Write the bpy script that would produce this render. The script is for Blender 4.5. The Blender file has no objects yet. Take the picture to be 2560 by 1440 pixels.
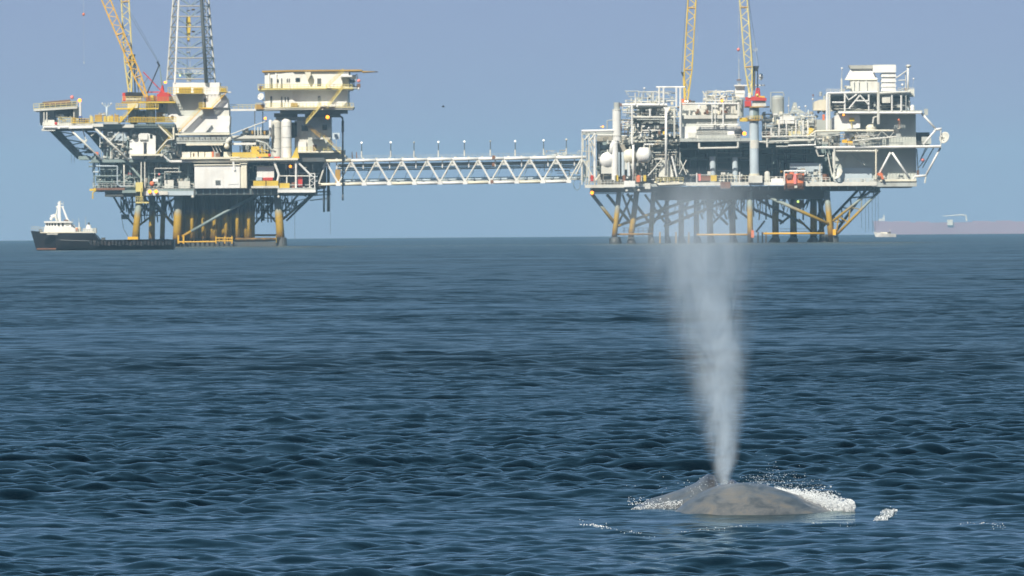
import bpy, math, random
import numpy as np
from mathutils import Vector, Matrix

# ------------------------------------------------------------------ camera
SC = bpy.context.scene
COL = SC.collection
FPX = 400.0 / 36.0 * 2560.0          # focal length in photograph pixels
RE = 6371000.0                       # the sea is curved: the platforms stand part-way to the horizon
CAM = Vector((0, 0, 4.0))
pitch, roll = math.radians(0.320), math.radians(0.40)
F_ = Vector((0, math.cos(pitch), -math.sin(pitch)))
R0 = Vector((1, 0, 0)); U0 = R0.cross(F_)
R_ = R0 * math.cos(roll) - U0 * math.sin(roll)
U_ = R0 * math.sin(roll) + U0 * math.cos(roll)
cam = bpy.data.cameras.new('camera'); camo = bpy.data.objects.new('camera', cam); COL.objects.link(camo)
m = Matrix.Identity(4)
for i in range(3):
    m[i][0], m[i][1], m[i][2], m[i][3] = R_[i], U_[i], -F_[i], CAM[i]
camo.matrix_world = m
cam.sensor_width = 36; cam.lens = 400; cam.clip_start = 1; cam.clip_end = 40000
cam.dof.use_dof = True; cam.dof.focus_distance = 158; cam.dof.aperture_fstop = 25
SC.camera = camo

# ------------------------------------------------------------------ sky, sun, exposure
SUN_EL, SUN_AZ = math.radians(43), math.radians(-24)      # behind the camera, to the left
w = bpy.data.worlds.new("World"); SC.world = w; w.use_nodes = True
nt = w.node_tree; nt.nodes.clear()
sky = nt.nodes.new('ShaderNodeTexSky'); sky.sky_type = 'NISHITA'; sky.sun_disc = False
sky.sun_elevation = SUN_EL; sky.sun_rotation = math.pi - SUN_AZ
sky.altitude = 0; sky.air_density = 0.2; sky.dust_density = 0.5; sky.ozone_density = 0.5
hs = nt.nodes.new('ShaderNodeMix'); hs.data_type = 'RGBA'; hs.blend_type = 'MULTIPLY'; hs.inputs[0].default_value = 1
hs.inputs[7].default_value = (1.45, 0.785, 0.81, 1)
bg = nt.nodes.new('ShaderNodeBackground'); bg.inputs[1].default_value = 0.095
wo = nt.nodes.new('ShaderNodeOutputWorld')
nt.links.new(sky.outputs[0], hs.inputs[6])
hz = nt.nodes.new('ShaderNodeMix'); hz.data_type = 'RGBA'; hz.inputs[0].default_value = 0.48          # even summer haze over the whole sky
hz.inputs[7].default_value = (1.0, 3.15, 4.8, 1); nt.links.new(hs.outputs[2], hz.inputs[6]); nt.links.new(hz.outputs[2], bg.inputs[0]); nt.links.new(bg.outputs[0], wo.inputs[0])
sl = bpy.data.lights.new('sun', 'SUN'); sl.energy = 5.0; sl.angle = math.radians(0.53); sl.color = (1.0, 0.94, 0.82)
so = bpy.data.objects.new('sun', sl); COL.objects.link(so)
SUN = Vector((math.sin(SUN_AZ) * math.cos(SUN_EL), -math.cos(SUN_AZ) * math.cos(SUN_EL), math.sin(SUN_EL)))
so.rotation_euler = SUN.to_track_quat('Z', 'Y').to_euler(); so.location = (60, -60, 120)
SC.view_settings.view_transform = 'Standard'; SC.view_settings.look = 'None'
SC.view_settings.exposure = 0.28; SC.view_settings.gamma = 1.0; SC.view_settings.use_curve_mapping = False
SC.render.engine = 'CYCLES'
cy = SC.cycles
cy.use_denoising = True
try: cy.denoiser = 'OPENIMAGEDENOISE'
except Exception: pass
cy.max_bounces = 8; cy.diffuse_bounces = 2; cy.glossy_bounces = 3; cy.transmission_bounces = 2; cy.volume_bounces = 4
cy.transparent_max_bounces = 12; cy.caustics_reflective = False; cy.caustics_refractive = False
cy.volume_step_rate = 0.35; cy.volume_max_steps = 512; cy.sample_clamp_indirect = 4

def sea_z(x, y): return -(x * x + y * y) / (2 * RE)
def P(px, py, Y):
    """point where the photograph's pixel (px, py) meets the plane at distance Y"""
    d = F_ + R_ * ((px - 1280) / FPX) + U_ * ((720 - py) / FPX)
    return CAM + d * (Y / d.y)

# ------------------------------------------------------------------ materials
MATS = {}
def _bsdf(name):
    mt = bpy.data.materials.new(name); mt.use_nodes = True
    n = mt.node_tree; b = n.nodes['Principled BSDF']; MATS[name] = mt
    return mt, n, b
def _n(n, t, **kw):
    nd = n.nodes.new(t)
    for k, v in kw.items():
        if k.startswith('i_'): nd.inputs[int(k[2:])].default_value = v
        else: setattr(nd, k, v)
    return nd
def paint(name, col, rough=0.55, wear=(0.23, 0.12, 0.06), amount=0.25, scale=0.35, metal=0.0, streak=3.0):
    """weathered paint: mottled tone plus rust or dirt running down in streaks"""
    mt, n, b = _bsdf(name)
    g = _n(n, 'ShaderNodeNewGeometry'); mp = _n(n, 'ShaderNodeMapping'); mp.inputs[3].default_value = (1, 1, 1 / streak)
    n.links.new(g.outputs['Position'], mp.inputs[0])
    no = _n(n, 'ShaderNodeTexNoise'); no.inputs['Scale'].default_value = scale * 2.2; no.inputs['Detail'].default_value = 7; no.inputs['Roughness'].default_value = 0.65
    n.links.new(mp.outputs[0], no.inputs['Vector'])
    r = _n(n, 'ShaderNodeMapRange'); r.inputs[1].default_value = 0.5; r.inputs[2].default_value = 0.78; r.inputs[4].default_value = amount * 1.6
    n.links.new(no.outputs[0], r.inputs[0])
    no2 = _n(n, 'ShaderNodeTexNoise'); no2.inputs['Scale'].default_value = scale * 0.5; no2.inputs['Detail'].default_value = 3
    n.links.new(g.outputs['Position'], no2.inputs['Vector'])
    r2 = _n(n, 'ShaderNodeMapRange'); r2.inputs[1].default_value = 0.3; r2.inputs[2].default_value = 0.7; r2.inputs[3].default_value = 0.82; r2.inputs[4].default_value = 1.08
    n.links.new(no2.outputs[0], r2.inputs[0])
    mu = _n(n, 'ShaderNodeVectorMath', operation='SCALE'); mu.inputs[0].default_value = col
    n.links.new(r2.outputs[0], mu.inputs['Scale'])
    mx = _n(n, 'ShaderNodeMix', data_type='RGBA'); mx.inputs[7].default_value = (*wear, 1)
    n.links.new(r.outputs[0], mx.inputs[0]); n.links.new(mu.outputs[0], mx.inputs[6])
    n.links.new(mx.outputs[2], b.inputs['Base Color'])
    b.inputs['Roughness'].default_value = rough; b.inputs['Metallic'].default_value = metal
    return mt
def glow(name, col, strength):
    mt, n, b = _bsdf(name)
    b.inputs['Base Color'].default_value = (*col, 1); b.inputs['Emission Color'].default_value = (*col, 1); b.inputs['Emission Strength'].default_value = strength
    return mt

# ------------------------------------------------------------------ object helpers
def tag(o, label=None, cat=None, group=None, kind=None):
    if label: o['label'] = label
    if cat: o['category'] = cat
    if group: o['group'] = group
    if kind: o['kind'] = kind
    return o
def mesh_obj(name, verts, faces, mat, parent=None, smooth=False):
    me = bpy.data.meshes.new(name); me.from_pydata([tuple(v) for v in verts], [], faces)
    if mat is not None: me.materials.append(MATS[mat] if isinstance(mat, str) else mat)
    if smooth: me.polygons.foreach_set('use_smooth', [True] * len(me.polygons))
    o = bpy.data.objects.new(name, me); COL.objects.link(o)
    if parent is not None:
        o.parent = parent
        if parent.parent is None: o.matrix_parent_inverse = Matrix.Translation(-parent.location)
    return o
def thing(name, label, cat, loc, group=None):
    o = bpy.data.objects.new(name, None); o.empty_display_size = 0.5; COL.objects.link(o)
    o.location = loc
    return tag(o, label, cat, group)
# ------------------------------------------------------------------ haze: one closed box of air round everything
def build_haze():
    x0, x1, y0, y1, z0, z1 = -16000, 16000, -16000, 16000, -24, 110
    v = [(x, y, z) for x in (x0, x1) for y in (y0, y1) for z in (z0, z1)]
    f = [(0, 1, 3, 2), (4, 6, 7, 5), (0, 4, 5, 1), (2, 3, 7, 6), (0, 2, 6, 4), (1, 5, 7, 3)]
    mt = bpy.data.materials.new('haze_air'); mt.use_nodes = True; n = mt.node_tree; n.nodes.clear()
    pv = _n(n, 'ShaderNodeVolumePrincipled'); out = _n(n, 'ShaderNodeOutputMaterial')
    pv.inputs['Color'].default_value = (0.47, 0.78, 1.0, 1); pv.inputs['Density'].default_value = 6.0e-5; pv.inputs['Anisotropy'].default_value = 0.0
    n.links.new(pv.outputs[0], out.inputs['Volume'])
    o = mesh_obj('haze', v, f, mt); tag(o, kind='stuff', label='thin blue sea haze between the camera and the horizon')
build_haze()

# ------------------------------------------------------------------ sea
rng = np.random.default_rng(7)
def wave_tile(N, L, lo, hi, rms, wind, spread, p=2.0, peak=0.0):
    k1 = np.fft.fftfreq(N, L / N) * 2 * np.pi
    kx, ky = np.meshgrid(k1, k1, indexing='ij'); k = np.hypot(kx, ky); k[0, 0] = 1
    lam = 2 * np.pi / k
    band = np.exp(-np.clip(np.log(lo / lam), 0, None) ** 2 / 0.02) * np.exp(-np.clip(np.log(lam / hi), 0, None) ** 2 / 0.05)
    th = np.arctan2(ky, kx) - wind
    d = np.abs(np.cos(th / 2)) ** spread + 0.06
    A = k ** -p * band * d; A[0, 0] = 0
    H = A * (rng.normal(size=(N, N)) + 1j * rng.normal(size=(N, N)))
    h = np.fft.ifft2(H).real
    if peak: z = h / h.std(); h2 = (np.exp(peak * np.clip(z, -3, 3)) - 1); h = (h2 - h2.mean()) / h2.std() * h.std(); H = np.fft.fft2(h)     # flat troughs, peaked crests
    s = rms / h.std()
    dx = np.fft.ifft2(-1j * kx / k * H).real; dy = np.fft.ifft2(-1j * ky / k * H).real
    return (L, N, h * s, dx * s, dy * s)
def sample(t, x, y, rot):
    L, N, h, dx, dy = t
    c, s = math.cos(rot), math.sin(rot)
    u = ((c * x + s * y) / L * N) % N; v = ((-s * x + c * y) / L * N) % N
    i = u.astype(int) % N; j = v.astype(int) % N; a = u - np.floor(u); b = v - np.floor(v); i1 = (i + 1) % N; j1 = (j + 1) % N
    f = lambda q: (q[i, j] * (1 - a) + q[i1, j] * a) * (1 - b) + (q[i, j1] * (1 - a) + q[i1, j1] * a) * b
    H, DX, DY = f(h), f(dx), f(dy)
    return H, c * DX - s * DY, s * DX + c * DY
WHALE_Y = 158.0
WX = P(1880, 1285, WHALE_Y).x
def build_sea():
    r = [1.5]
    while r[-1] < 113: r.append(r[-1] * 1.05)
    r[-1] = 113.0
    while r[-1] < 300: r.append(r[-1] * 1.00044)
    while r[-1] < 1000: r.append(r[-1] * 1.00055)
    while r[-1] < 2000: r.append(r[-1] * 1.0015)
    while r[-1] < 15500: r.append(r[-1] * (1.005 if r[-1] < 4000 else 1.01))
    r = np.array(r)
    fine = np.linspace(-3.0, 3.0, 236)
    side = []; a = 3.0
    st = 0.04
    while a < 178: a += st; st = min(st * 1.8, 15); side.append(a)
    side = np.array(side); side = side * (179.99 / side[-1])
    side = side[side > 3.0]
    th = np.radians(np.concatenate([-side[::-1], fine, side]))
    nr, nc = len(r), len(th)
    RR, TT = np.meshgrid(r, th, indexing='ij')
    X = RR * np.sin(TT); Y = RR * np.cos(TT)
    spc_r = np.gradient(r)[:, None] * np.ones((1, nc)); spc_t = RR * np.gradient(th)[None, :]
    spc = np.maximum(spc_r, spc_t)
    wind = math.radians(-78)
    bands = [(wave_tile(384, 7.3, 0.12, 0.28, 0.0024, wind, 1.6, 1.8, 0.2), 0.14, 0.2, 0.0, 0.08),
             (wave_tile(512, 17.0, 0.28, 0.75, 0.0122, wind + 0.25, 4.0, 1.8, 0.25), 0.30, 0.5, 0.0, 0.14),
             (wave_tile(512, 53.0, 0.75, 2.2, 0.0215, wind - 0.15, 6.0, 1.8, 0.1), 0.85, 1.2, 0.3, 0.11),
             (wave_tile(512, 151.0, 2.2, 6.5, 0.022, wind + 0.1, 7.0, 2.0, 0.0), 2.4, 3.5, 0.0, 0.06),
             (wave_tile(512, 517.0, 6.5, 34, 0.05, wind + 0.1, 6.0), 6.5, 9.0, 0.0, 0.03)]
    big = wave_tile(256, 600.0, 15, 150, 1.0, wind + 1.3, 1.0, 1.6)
    patch, _, _ = sample(big, X, Y, 0.7)
    patch = np.clip(1 + 0.22 * patch, 0.5, 1.7)
    gx = X - WX; gy = Y - (WHALE_Y - 0.6)
    calm = np.exp(-((gx / 2.2) ** 2 + ((gy + 1.5) / 4.2) ** 2) ** 2)          # water pushed smooth round the body
    Z = np.zeros_like(X); DX = np.zeros_like(X); DY = np.zeros_like(X); lost = np.zeros_like(X)
    for i, (t, lo, rot_unused, rot, slope) in enumerate(bands):
        q = np.clip((spc / lo - 0.28) / 0.4, 0, 1); wt = 1 - q * q * (3 - 2 * q)
        h, dx, dy = sample(t, X, Y, rot)
        amp = wt * (patch if i < 4 else 1) * (1 - calm * (0.75, 0.75, 0.75, 0.75, 0.4)[i])
        Z += amp * h; ch = (1.2, 1.5, 1.6, 1.5, 1.2)[i]; DX += ch * amp * dx; DY += ch * amp * dy
        lost += ((1 - wt ** 2) * slope ** 2) * patch ** 0.5
    # the water dips a little along the near flank of the whale
    Z -= 0.045 * np.exp(-((gx + 0.2) / 2.2) ** 2 - ((gy + 1.8) / 1.6) ** 2)
    X2 = X + DX; Y2 = Y + DY; Z2 = Z + sea_z(X, Y)
    me = bpy.data.meshes.new('sea')
    nv = nr * nc
    co = np.stack([X2, Y2, Z2], -1).reshape(-1).astype(np.float32)
    idx = np.arange(nv, dtype=np.int32).reshape(nr, nc)
    q = np.stack([idx[:-1, :-1], idx[:-1, 1:], idx[1:, 1:], idx[1:, :-1]], -1).reshape(-1, 4)
    me.vertices.add(nv); me.vertices.foreach_set('co', co)
    me.loops.add(q.size); me.loops.foreach_set('vertex_index', np.ascontiguousarray(q).reshape(-1))
    me.polygons.add(len(q)); me.polygons.foreach_set('loop_start', np.arange(0, q.size, 4, dtype=np.int32))
    me.polygons.foreach_set('use_smooth', np.ones(len(q), dtype=bool))
    me.update(calc_edges=True)
    at = me.attributes.new('lost_slope', 'FLOAT', 'POINT'); at.data.foreach_set('value', np.sqrt(lost).reshape(-1).astype(np.float32))
    global SEA_Z; SEA_Z = (r, th, Z2)
    o = bpy.data.objects.new('sea', me); COL.objects.link(o); tag(o, kind='structure', label='dark blue rippled open sea reaching to the horizon')
    mt, n, b = _bsdf('sea_water')
    pass
    g = _n(n, 'ShaderNodeNewGeometry'); at = _n(n, 'ShaderNodeAttribute', attribute_name='lost_slope')
    mp = _n(n, 'ShaderNodeMapping'); mp.inputs[3].default_value = (0.55, 1.25, 1)
    n.links.new(g.outputs['Position'], mp.inputs[0])
    n1 = _n(n, 'ShaderNodeTexNoise'); n1.inputs['Scale'].default_value = 8.0; n1.inputs['Detail'].default_value = 4; n1.inputs['Roughness'].default_value = 0.6
    n2 = _n(n, 'ShaderNodeTexNoise'); n2.inputs['Scale'].default_value = 0.42; n2.inputs['Detail'].default_value = 5; n2.inputs['Roughness'].default_value = 0.6
    acc = None
    for nz in (n1, n2):
        n.links.new(mp.outputs[0], nz.inputs['Vector'])
        s = _n(n, 'ShaderNodeVectorMath', operation='SUBTRACT'); s.inputs[1].default_value = (0.5, 0.5, 0.5); n.links.new(nz.outputs['Color'], s.inputs[0])
        m2 = _n(n, 'ShaderNodeVectorMath', operation='MULTIPLY'); m2.inputs[1].default_value = (1, 1, 0); n.links.new(s.outputs[0], m2.inputs[0])
        sc = _n(n, 'ShaderNodeVectorMath', operation='SCALE'); n.links.new(m2.outputs[0], sc.inputs[0])
        if nz is n1: sc.inputs['Scale'].default_value = 0.17
        else:
            mm = _n(n, 'ShaderNodeMath', operation='MULTIPLY'); mm.inputs[1].default_value = 3.2
            n.links.new(at.outputs['Fac'], mm.inputs[0]); n.links.new(mm.outputs[0], sc.inputs['Scale'])
        if acc is None: acc = sc
        else:
            ad = _n(n, 'ShaderNodeVectorMath', operation='ADD'); n.links.new(acc.outputs[0], ad.inputs[0]); n.links.new(sc.outputs[0], ad.inputs[1]); acc = ad
    ad = _n(n, 'ShaderNodeVectorMath', operation='ADD'); n.links.new(acc.outputs[0], ad.inputs[0]); n.links.new(g.outputs['Normal'], ad.inputs[1])
    no = _n(n, 'ShaderNodeVectorMath', operation='NORMALIZE'); n.links.new(ad.outputs[0], no.inputs[0])
    n.nodes.remove(b)
    rr = _n(n, 'ShaderNodeMath', operation='MULTIPLY_ADD'); rr.inputs[1].default_value = 0.30; rr.inputs[2].default_value = 0.0009
    n.links.new(at.outputs['Fac'], rr.inputs[0]); sq = _n(n, 'ShaderNodeMath', operation='SQRT'); n.links.new(rr.outputs[0], sq.inputs[0])
    gl = _n(n, 'ShaderNodeBsdfGlossy'); gl.distribution = 'GGX'; gl.inputs['Color'].default_value = (0.86, 1.0, 1.0, 1)      # reflection itself tinted, taking red out of the mirrored sky
    n.links.new(sq.outputs[0], gl.inputs['Roughness']); n.links.new(no.outputs[0], gl.inputs['Normal'])
    di = _n(n, 'ShaderNodeBsdfDiffuse'); di.inputs['Color'].default_value = (0.0001, 0.0018, 0.0046, 1)
    fr = _n(n, 'ShaderNodeFresnel'); fr.inputs['IOR'].default_value = 1.333; n.links.new(no.outputs[0], fr.inputs['Normal'])
    hid = _n(n, 'ShaderNodeMath', operation='MULTIPLY_ADD', use_clamp=True); hid.inputs[1].default_value = -2.7; hid.inputs[2].default_value = 1.15; n.links.new(at.outputs['Fac'], hid.inputs[0])   # ripples too fine to model hide each other
    mf = _n(n, 'ShaderNodeMath', operation='MULTIPLY'); n.links.new(fr.outputs[0], mf.inputs[0]); n.links.new(hid.outputs[0], mf.inputs[1])
    mxs = _n(n, 'ShaderNodeMixShader'); n.links.new(mf.outputs[0], mxs.inputs[0]); n.links.new(di.outputs[0], mxs.inputs[1]); n.links.new(gl.outputs[0], mxs.inputs[2])
    n.links.new(mxs.outputs[0], n.nodes['Material Output'].inputs['Surface'])
    me.materials.append(mt)
    print('SEA', nr, nc, nv)
    return o
SEA = build_sea()

def sea_h(x, y):
    r, th, Z = SEA_Z; rr = math.hypot(x, y); a = math.atan2(x, y)
    i = min(len(r) - 1, int(np.searchsorted(r, rr))); j = min(len(th) - 1, int(np.searchsorted(th, a)))
    return float(Z[i, j])
def on_sea(px, py):
    """the spot of water seen at a pixel of the photograph"""
    Y = 140.0
    for _ in range(12):
        p = P(px, py, Y); d = (p - CAM) / Y; Y = (sea_z(p.x, p.y) - CAM.z) / d.z
    return P(px, py, Y)
# ------------------------------------------------------------------ paints of the platforms
paint('white', (0.84, 0.83, 0.78), amount=0.16, wear=(0.5, 0.36, 0.2))
paint('cream', (0.82, 0.77, 0.60), amount=0.25, wear=(0.5, 0.3, 0.13))
paint('offwhite', (0.70, 0.69, 0.61), amount=0.3, wear=(0.3, 0.2, 0.12))
paint('grey', (0.47, 0.49, 0.45), amount=0.3, wear=(0.2, 0.16, 0.11))
paint('greenwall', (0.56, 0.58, 0.52), amount=0.15, wear=(0.3, 0.26, 0.2))
paint('teal', (0.24, 0.31, 0.30), amount=0.4, wear=(0.11, 0.10, 0.08))
paint('paleblue', (0.52, 0.60, 0.64), amount=0.15, wear=(0.3, 0.3, 0.28))
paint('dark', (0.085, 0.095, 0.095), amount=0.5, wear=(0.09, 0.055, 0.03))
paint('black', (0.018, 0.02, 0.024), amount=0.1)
paint('taupe', (0.40, 0.37, 0.30), amount=0.4, wear=(0.16, 0.11, 0.07))
paint('yellow', (0.74, 0.52, 0.05), amount=0.3, wear=(0.42, 0.25, 0.08))
paint('paleyellow', (0.76, 0.64, 0.22), amount=0.35, wear=(0.4, 0.28, 0.12))
paint('bright', (0.85, 0.48, 0.015), amount=0.2, wear=(0.5, 0.22, 0.02))
paint('ochre', (0.45, 0.27, 0.05), amount=0.4, wear=(0.2, 0.1, 0.04))
paint('rust', (0.24, 0.11, 0.06), amount=0.5, wear=(0.1, 0.05, 0.03))
paint('red', (0.60, 0.045, 0.03), amount=0.2, wear=(0.3, 0.06, 0.03))
paint('orange', (0.78, 0.20, 0.07), amount=0.2, wear=(0.5, 0.16, 0.08))
paint('pink', (0.85, 0.25, 0.22), amount=0.05)
paint('blue', (0.07, 0.14, 0.42), amount=0.2)
paint('brown', (0.16, 0.09, 0.055), amount=0.4)
paint('glass', (0.02, 0.03, 0.035), rough=0.15, amount=0.0)
glow('lamp_amber', (1.0, 0.30, 0.015), 2.8)
glow('lamp_white', (1.0, 0.97, 0.85), 0.9)
glow('lamp_green', (0.75, 1.0, 0.25), 1.2)
def leg_paint(name, up):
    """splash-zone coating: marine growth at the waterline, mustard above it, grey-green higher up, shade-dark on the conductors"""
    mt, n, b = _bsdf(name)
    g = _n(n, 'ShaderNodeNewGeometry'); sx = _n(n, 'ShaderNodeSeparateXYZ'); n.links.new(g.outputs['Position'], sx.inputs[0])
    no = _n(n, 'ShaderNodeTexNoise'); no.inputs['Scale'].default_value = 0.7; no.inputs['Detail'].default_value = 6; n.links.new(g.outputs['Position'], no.inputs['Vector'])
    ma = _n(n, 'ShaderNodeMath', operation='MULTIPLY_ADD'); ma.inputs[1].default_value = 2.2; n.links.new(no.outputs[0], ma.inputs[0]); n.links.new(sx.outputs[2], ma.inputs[2])
    mr = _n(n, 'ShaderNodeMapRange'); mr.inputs[1].default_value = 0; mr.inputs[2].default_value = 16; n.links.new(ma.outputs[0], mr.inputs[0])
    cr = _n(n, 'ShaderNodeValToRGB'); e = cr.color_ramp.elements
    e[0].position = 0.0; e[0].color = (0.025, 0.022, 0.018, 1); e[1].position = 0.13; e[1].color = (0.06, 0.04, 0.018, 1)
    for p, c in ((0.165, (0.30, 0.155, 0.012)), (0.26, (0.45, 0.275, 0.012)), (0.46, (0.43, 0.27, 0.014)), (0.52, tuple(v * 0.5 + w_ for v, w_ in zip(up, (0.17, 0.10, 0.01)))), (0.58, up), (1.0, up)):
        q = e.new(p); q.color = (*c, 1)
    n.links.new(mr.outputs[0], cr.inputs[0])
    no2 = _n(n, 'ShaderNodeTexNoise'); no2.inputs['Scale'].default_value = 1.6; no2.inputs['Detail'].default_value = 5; n.links.new(g.outputs['Position'], no2.inputs['Vector'])
    r = _n(n, 'ShaderNodeMapRange'); r.inputs[1].default_value = 0.55; r.inputs[2].default_value = 0.75; r.inputs[4].default_value = 0.55; n.links.new(no2.outputs[0], r.inputs[0])
    mx = _n(n, 'ShaderNodeMix', data_type='RGBA'); mx.inputs[7].default_value = (0.13, 0.075, 0.03, 1)
    n.links.new(r.outputs[0], mx.inputs[0]); n.links.new(cr.outputs[0], mx.inputs[6]); n.links.new(mx.outputs[2], b.inputs['Base Color'])
    b.inputs['Roughness'].default_value = 0.65
leg_paint('legs', (0.28, 0.33, 0.29)); leg_paint('shaded_casing', (0.09, 0.08, 0.06))  # dark upper tone of the conductors is under-deck shade put into the colour

# ------------------------------------------------------------------ building kit: photograph coordinates -> real places
def tube_mesh(pts, rs, n=8, cap=True):
    """round bar along a polyline of world points"""
    V, Fc = [], []
    m = len(pts)
    if not hasattr(rs, '__len__'): rs = [rs] * m
    prev = None
    for i, p in enumerate(pts):
        t = (pts[min(i + 1, m - 1)] - pts[max(i - 1, 0)]).normalized()
        if prev is None:
            a = Vector((0, 1, 0)) if abs(t.y) < 0.9 else Vector((1, 0, 0))
            u = t.cross(a).normalized()
        else:
            u = (prev - t * prev.dot(t)).normalized()
        prev = u; v = t.cross(u)
        for k in range(n):
            an = 2 * math.pi * (k + 0.5) / n
            V.append(p + (u * math.cos(an) + v * math.sin(an)) * rs[i])
    for i in range(m - 1):
        for k in range(n):
            a, b = i * n + k, i * n + (k + 1) % n
            Fc.append((a, b, b + n, a + n))
    if cap:
        Fc.append(tuple(range(n))[::-1]); Fc.append(tuple(range((m - 1) * n, m * n)))
    return V, Fc
def box_mesh(x0, x1, y0, y1, z0, z1):
    v = [Vector((x, y, z)) for x in (x0, x1) for y in (y0, y1) for z in (z0, z1)]
    return v, [(0, 1, 3, 2), (4, 6, 7, 5), (0, 4, 5, 1), (2, 3, 7, 6), (0, 2, 6, 4), (1, 5, 7, 3)]
def lathe_mesh(profile, origin, axis='z', n=16):
    """profile: (radius, height) pairs turned about an axis through origin"""
    V, Fc = [], []
    for r, h in profile:
        for k in range(n):
            a = 2 * math.pi * k / n; c, s = r * math.cos(a), r * math.sin(a)
            V.append(origin + (Vector((c, s, h)) if axis == 'z' else Vector((h, c, s)) if axis == 'x' else Vector((s, h, c))))
    m = len(profile)
    for i in range(m - 1):
        for k in range(n):
            a, b = i * n + k, i * n + (k + 1) % n
            Fc.append((a, b, b + n, a + n))
    Fc.append(tuple(range(n))[::-1]); Fc.append(tuple(range((m - 1) * n, m * n)))
    return V, Fc
def join(parts):
    V, Fc = [], []
    for v, f in parts:
        o = len(V); V += list(v); Fc += [tuple(i + o for i in q) for q in f]
    return V, Fc
LIMIT = 285
class Kit:
    def __init__(s, root, Y):
        s.root, s.Y, s.count, s.over, s.k = root, Y, {}, {}, Y / FPX
        s.dep = 0.0
    def at(s, px, py, d=None): return P(px, py, s.Y + (s.dep if d is None else d))
    def put(s, name, mat, vf, parent=None, smooth=False):
        c = s.count[name] = s.count.get(name, 0) + 1
        if c > LIMIT and parent is None:
            s.over.setdefault(mat, []).append(vf); return None
        return mesh_obj(name, vf[0], vf[1], mat, parent or s.root, smooth)
    def finish(s, name='small_fittings'):
        for mat, l in s.over.items():
            o = mesh_obj(name, *join(l), mat, s.root); o['kind'] = 'stuff'
    def pts(s, q):
        return [s.at(*t) if len(t) == 3 else s.at(t[0], t[1]) for t in q]
    def tube(s, name, mat, q, r, n=6, parent=None):
        r = [x * s.k for x in r] if hasattr(r, '__len__') else r * s.k
        return s.put(name, mat, tube_mesh(s.pts(q), r, n), parent, smooth=n > 7)
    def box(s, name, mat, x0, y0, x1, y1, d0, d1, parent=None):
        a, b = s.at(x0, y0, d0), s.at(x1, y1, d0)
        return s.put(name, mat, box_mesh(min(a.x, b.x), max(a.x, b.x), s.Y + d0, s.Y + d1, min(a.z, b.z), max(a.z, b.z)), parent)
    def poly(s, name, mat, q, d0, d1, parent=None):
        a = [s.at(x, y, d0) for x, y in q]; n = len(a)
        area = sum(a[i].x * a[(i + 1) % n].z - a[(i + 1) % n].x * a[i].z for i in range(n))
        if area < 0: a = a[::-1]
        v = a + [Vector((p.x, s.Y + d1, p.z)) for p in a]
        f = [tuple(range(n)), tuple(range(n, 2 * n))[::-1]] + [(i, i + n, (i + 1) % n + n, (i + 1) % n) for i in range(n)]
        return s.put(name, mat, (v, f), parent)
    def cyl(s, name, mat, cx, y0, y1, r, d, n=16, parent=None, dome=0.0, r2=None, foot=0.0):
        """upright cylinder between rows y0 (top) and y1 (bottom)"""
        b = s.at(cx, y1, d); h = s.at(cx, y0, d).z - b.z; R = r * s.k; R2 = (r2 if r2 is not None else r) * s.k
        pr = []
        if foot: pr += [(R * 0.3, 0), (R * 0.8, foot * R * 0.35)]
        pr += [(R, foot * R)]
        pr += [(R2, h - dome * R2)]
        if dome: pr += [(R2 * 0.8, h - dome * R2 * 0.35), (R2 * 0.35, h)]
        return s.put(name, mat, lathe_mesh(pr, b, 'z', n), parent, smooth=False)
    def vessel(s, name, mat, x0, x1, cy, r, d, axis='x', n=14, parent=None, length=4.0):
        """lying tank with domed ends; along x between x0 and x1, or end-on (axis y) centred between them"""
        R = r * s.k
        if axis == 'x':
            a, b = s.at(x0, cy, d), s.at(x1, cy, d); L = b.x - a.x; o = a
        else:
            o = s.at((x0 + x1) / 2, cy, d); L = length
        e = min(R * 0.6, L * 0.25)
        pr = [(R * 0.15, 0), (R * 0.55, e * 0.3), (R * 0.88, e * 0.7), (R, e), (R, L - e), (R * 0.88, L - e * 0.7), (R * 0.55, L - e * 0.3), (R * 0.15, L)]
        return s.put(name, mat, lathe_mesh(pr, o, axis, n), parent, smooth=True)
    def ball(s, name, mat, cx, cy, r, d, n=10, parent=None, sq=1.0):
        R = r * s.k
        pr = [(R * math.sin(math.pi * (i + 0.15) / (n / 2 + 0.3)), -R * sq * math.cos(math.pi * (i + 0.15) / (n / 2 + 0.3))) for i in range(n // 2 + 1)]
        return s.put(name, mat, lathe_mesh(pr, s.at(cx, cy, d), 'z', n), parent, smooth=True)
    def rail(s, mat, x0, y0, x1, y1, h, d, d1=None, kick=True, step=11, r=0.75, name='handrail'):
        """guard rail: posts, two bars and a kick plate standing on the deck line (x0,y0)-(x1,y1)"""
        d1 = d if d1 is None else d1
        parts = []
        n = max(1, int(round(math.hypot(x1 - x0, (d1 - d) / s.k) / step)))
        L = lambda t, up: s.at(x0 + (x1 - x0) * t, y0 + (y1 - y0) * t - up, d + (d1 - d) * t)
        for i in range(n + 1): parts.append(tube_mesh([L(i / n, 0), L(i / n, h)], r * s.k, 4))
        for up in (h, h * 0.55): parts.append(tube_mesh([L(0, up), L(1, up)], r * s.k, 4))
        if kick: parts.append(tube_mesh([L(0, 1.2), L(1, 1.2)], 0.95 * s.k, 4))
        return s.put(name, mat, join(parts))
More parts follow.
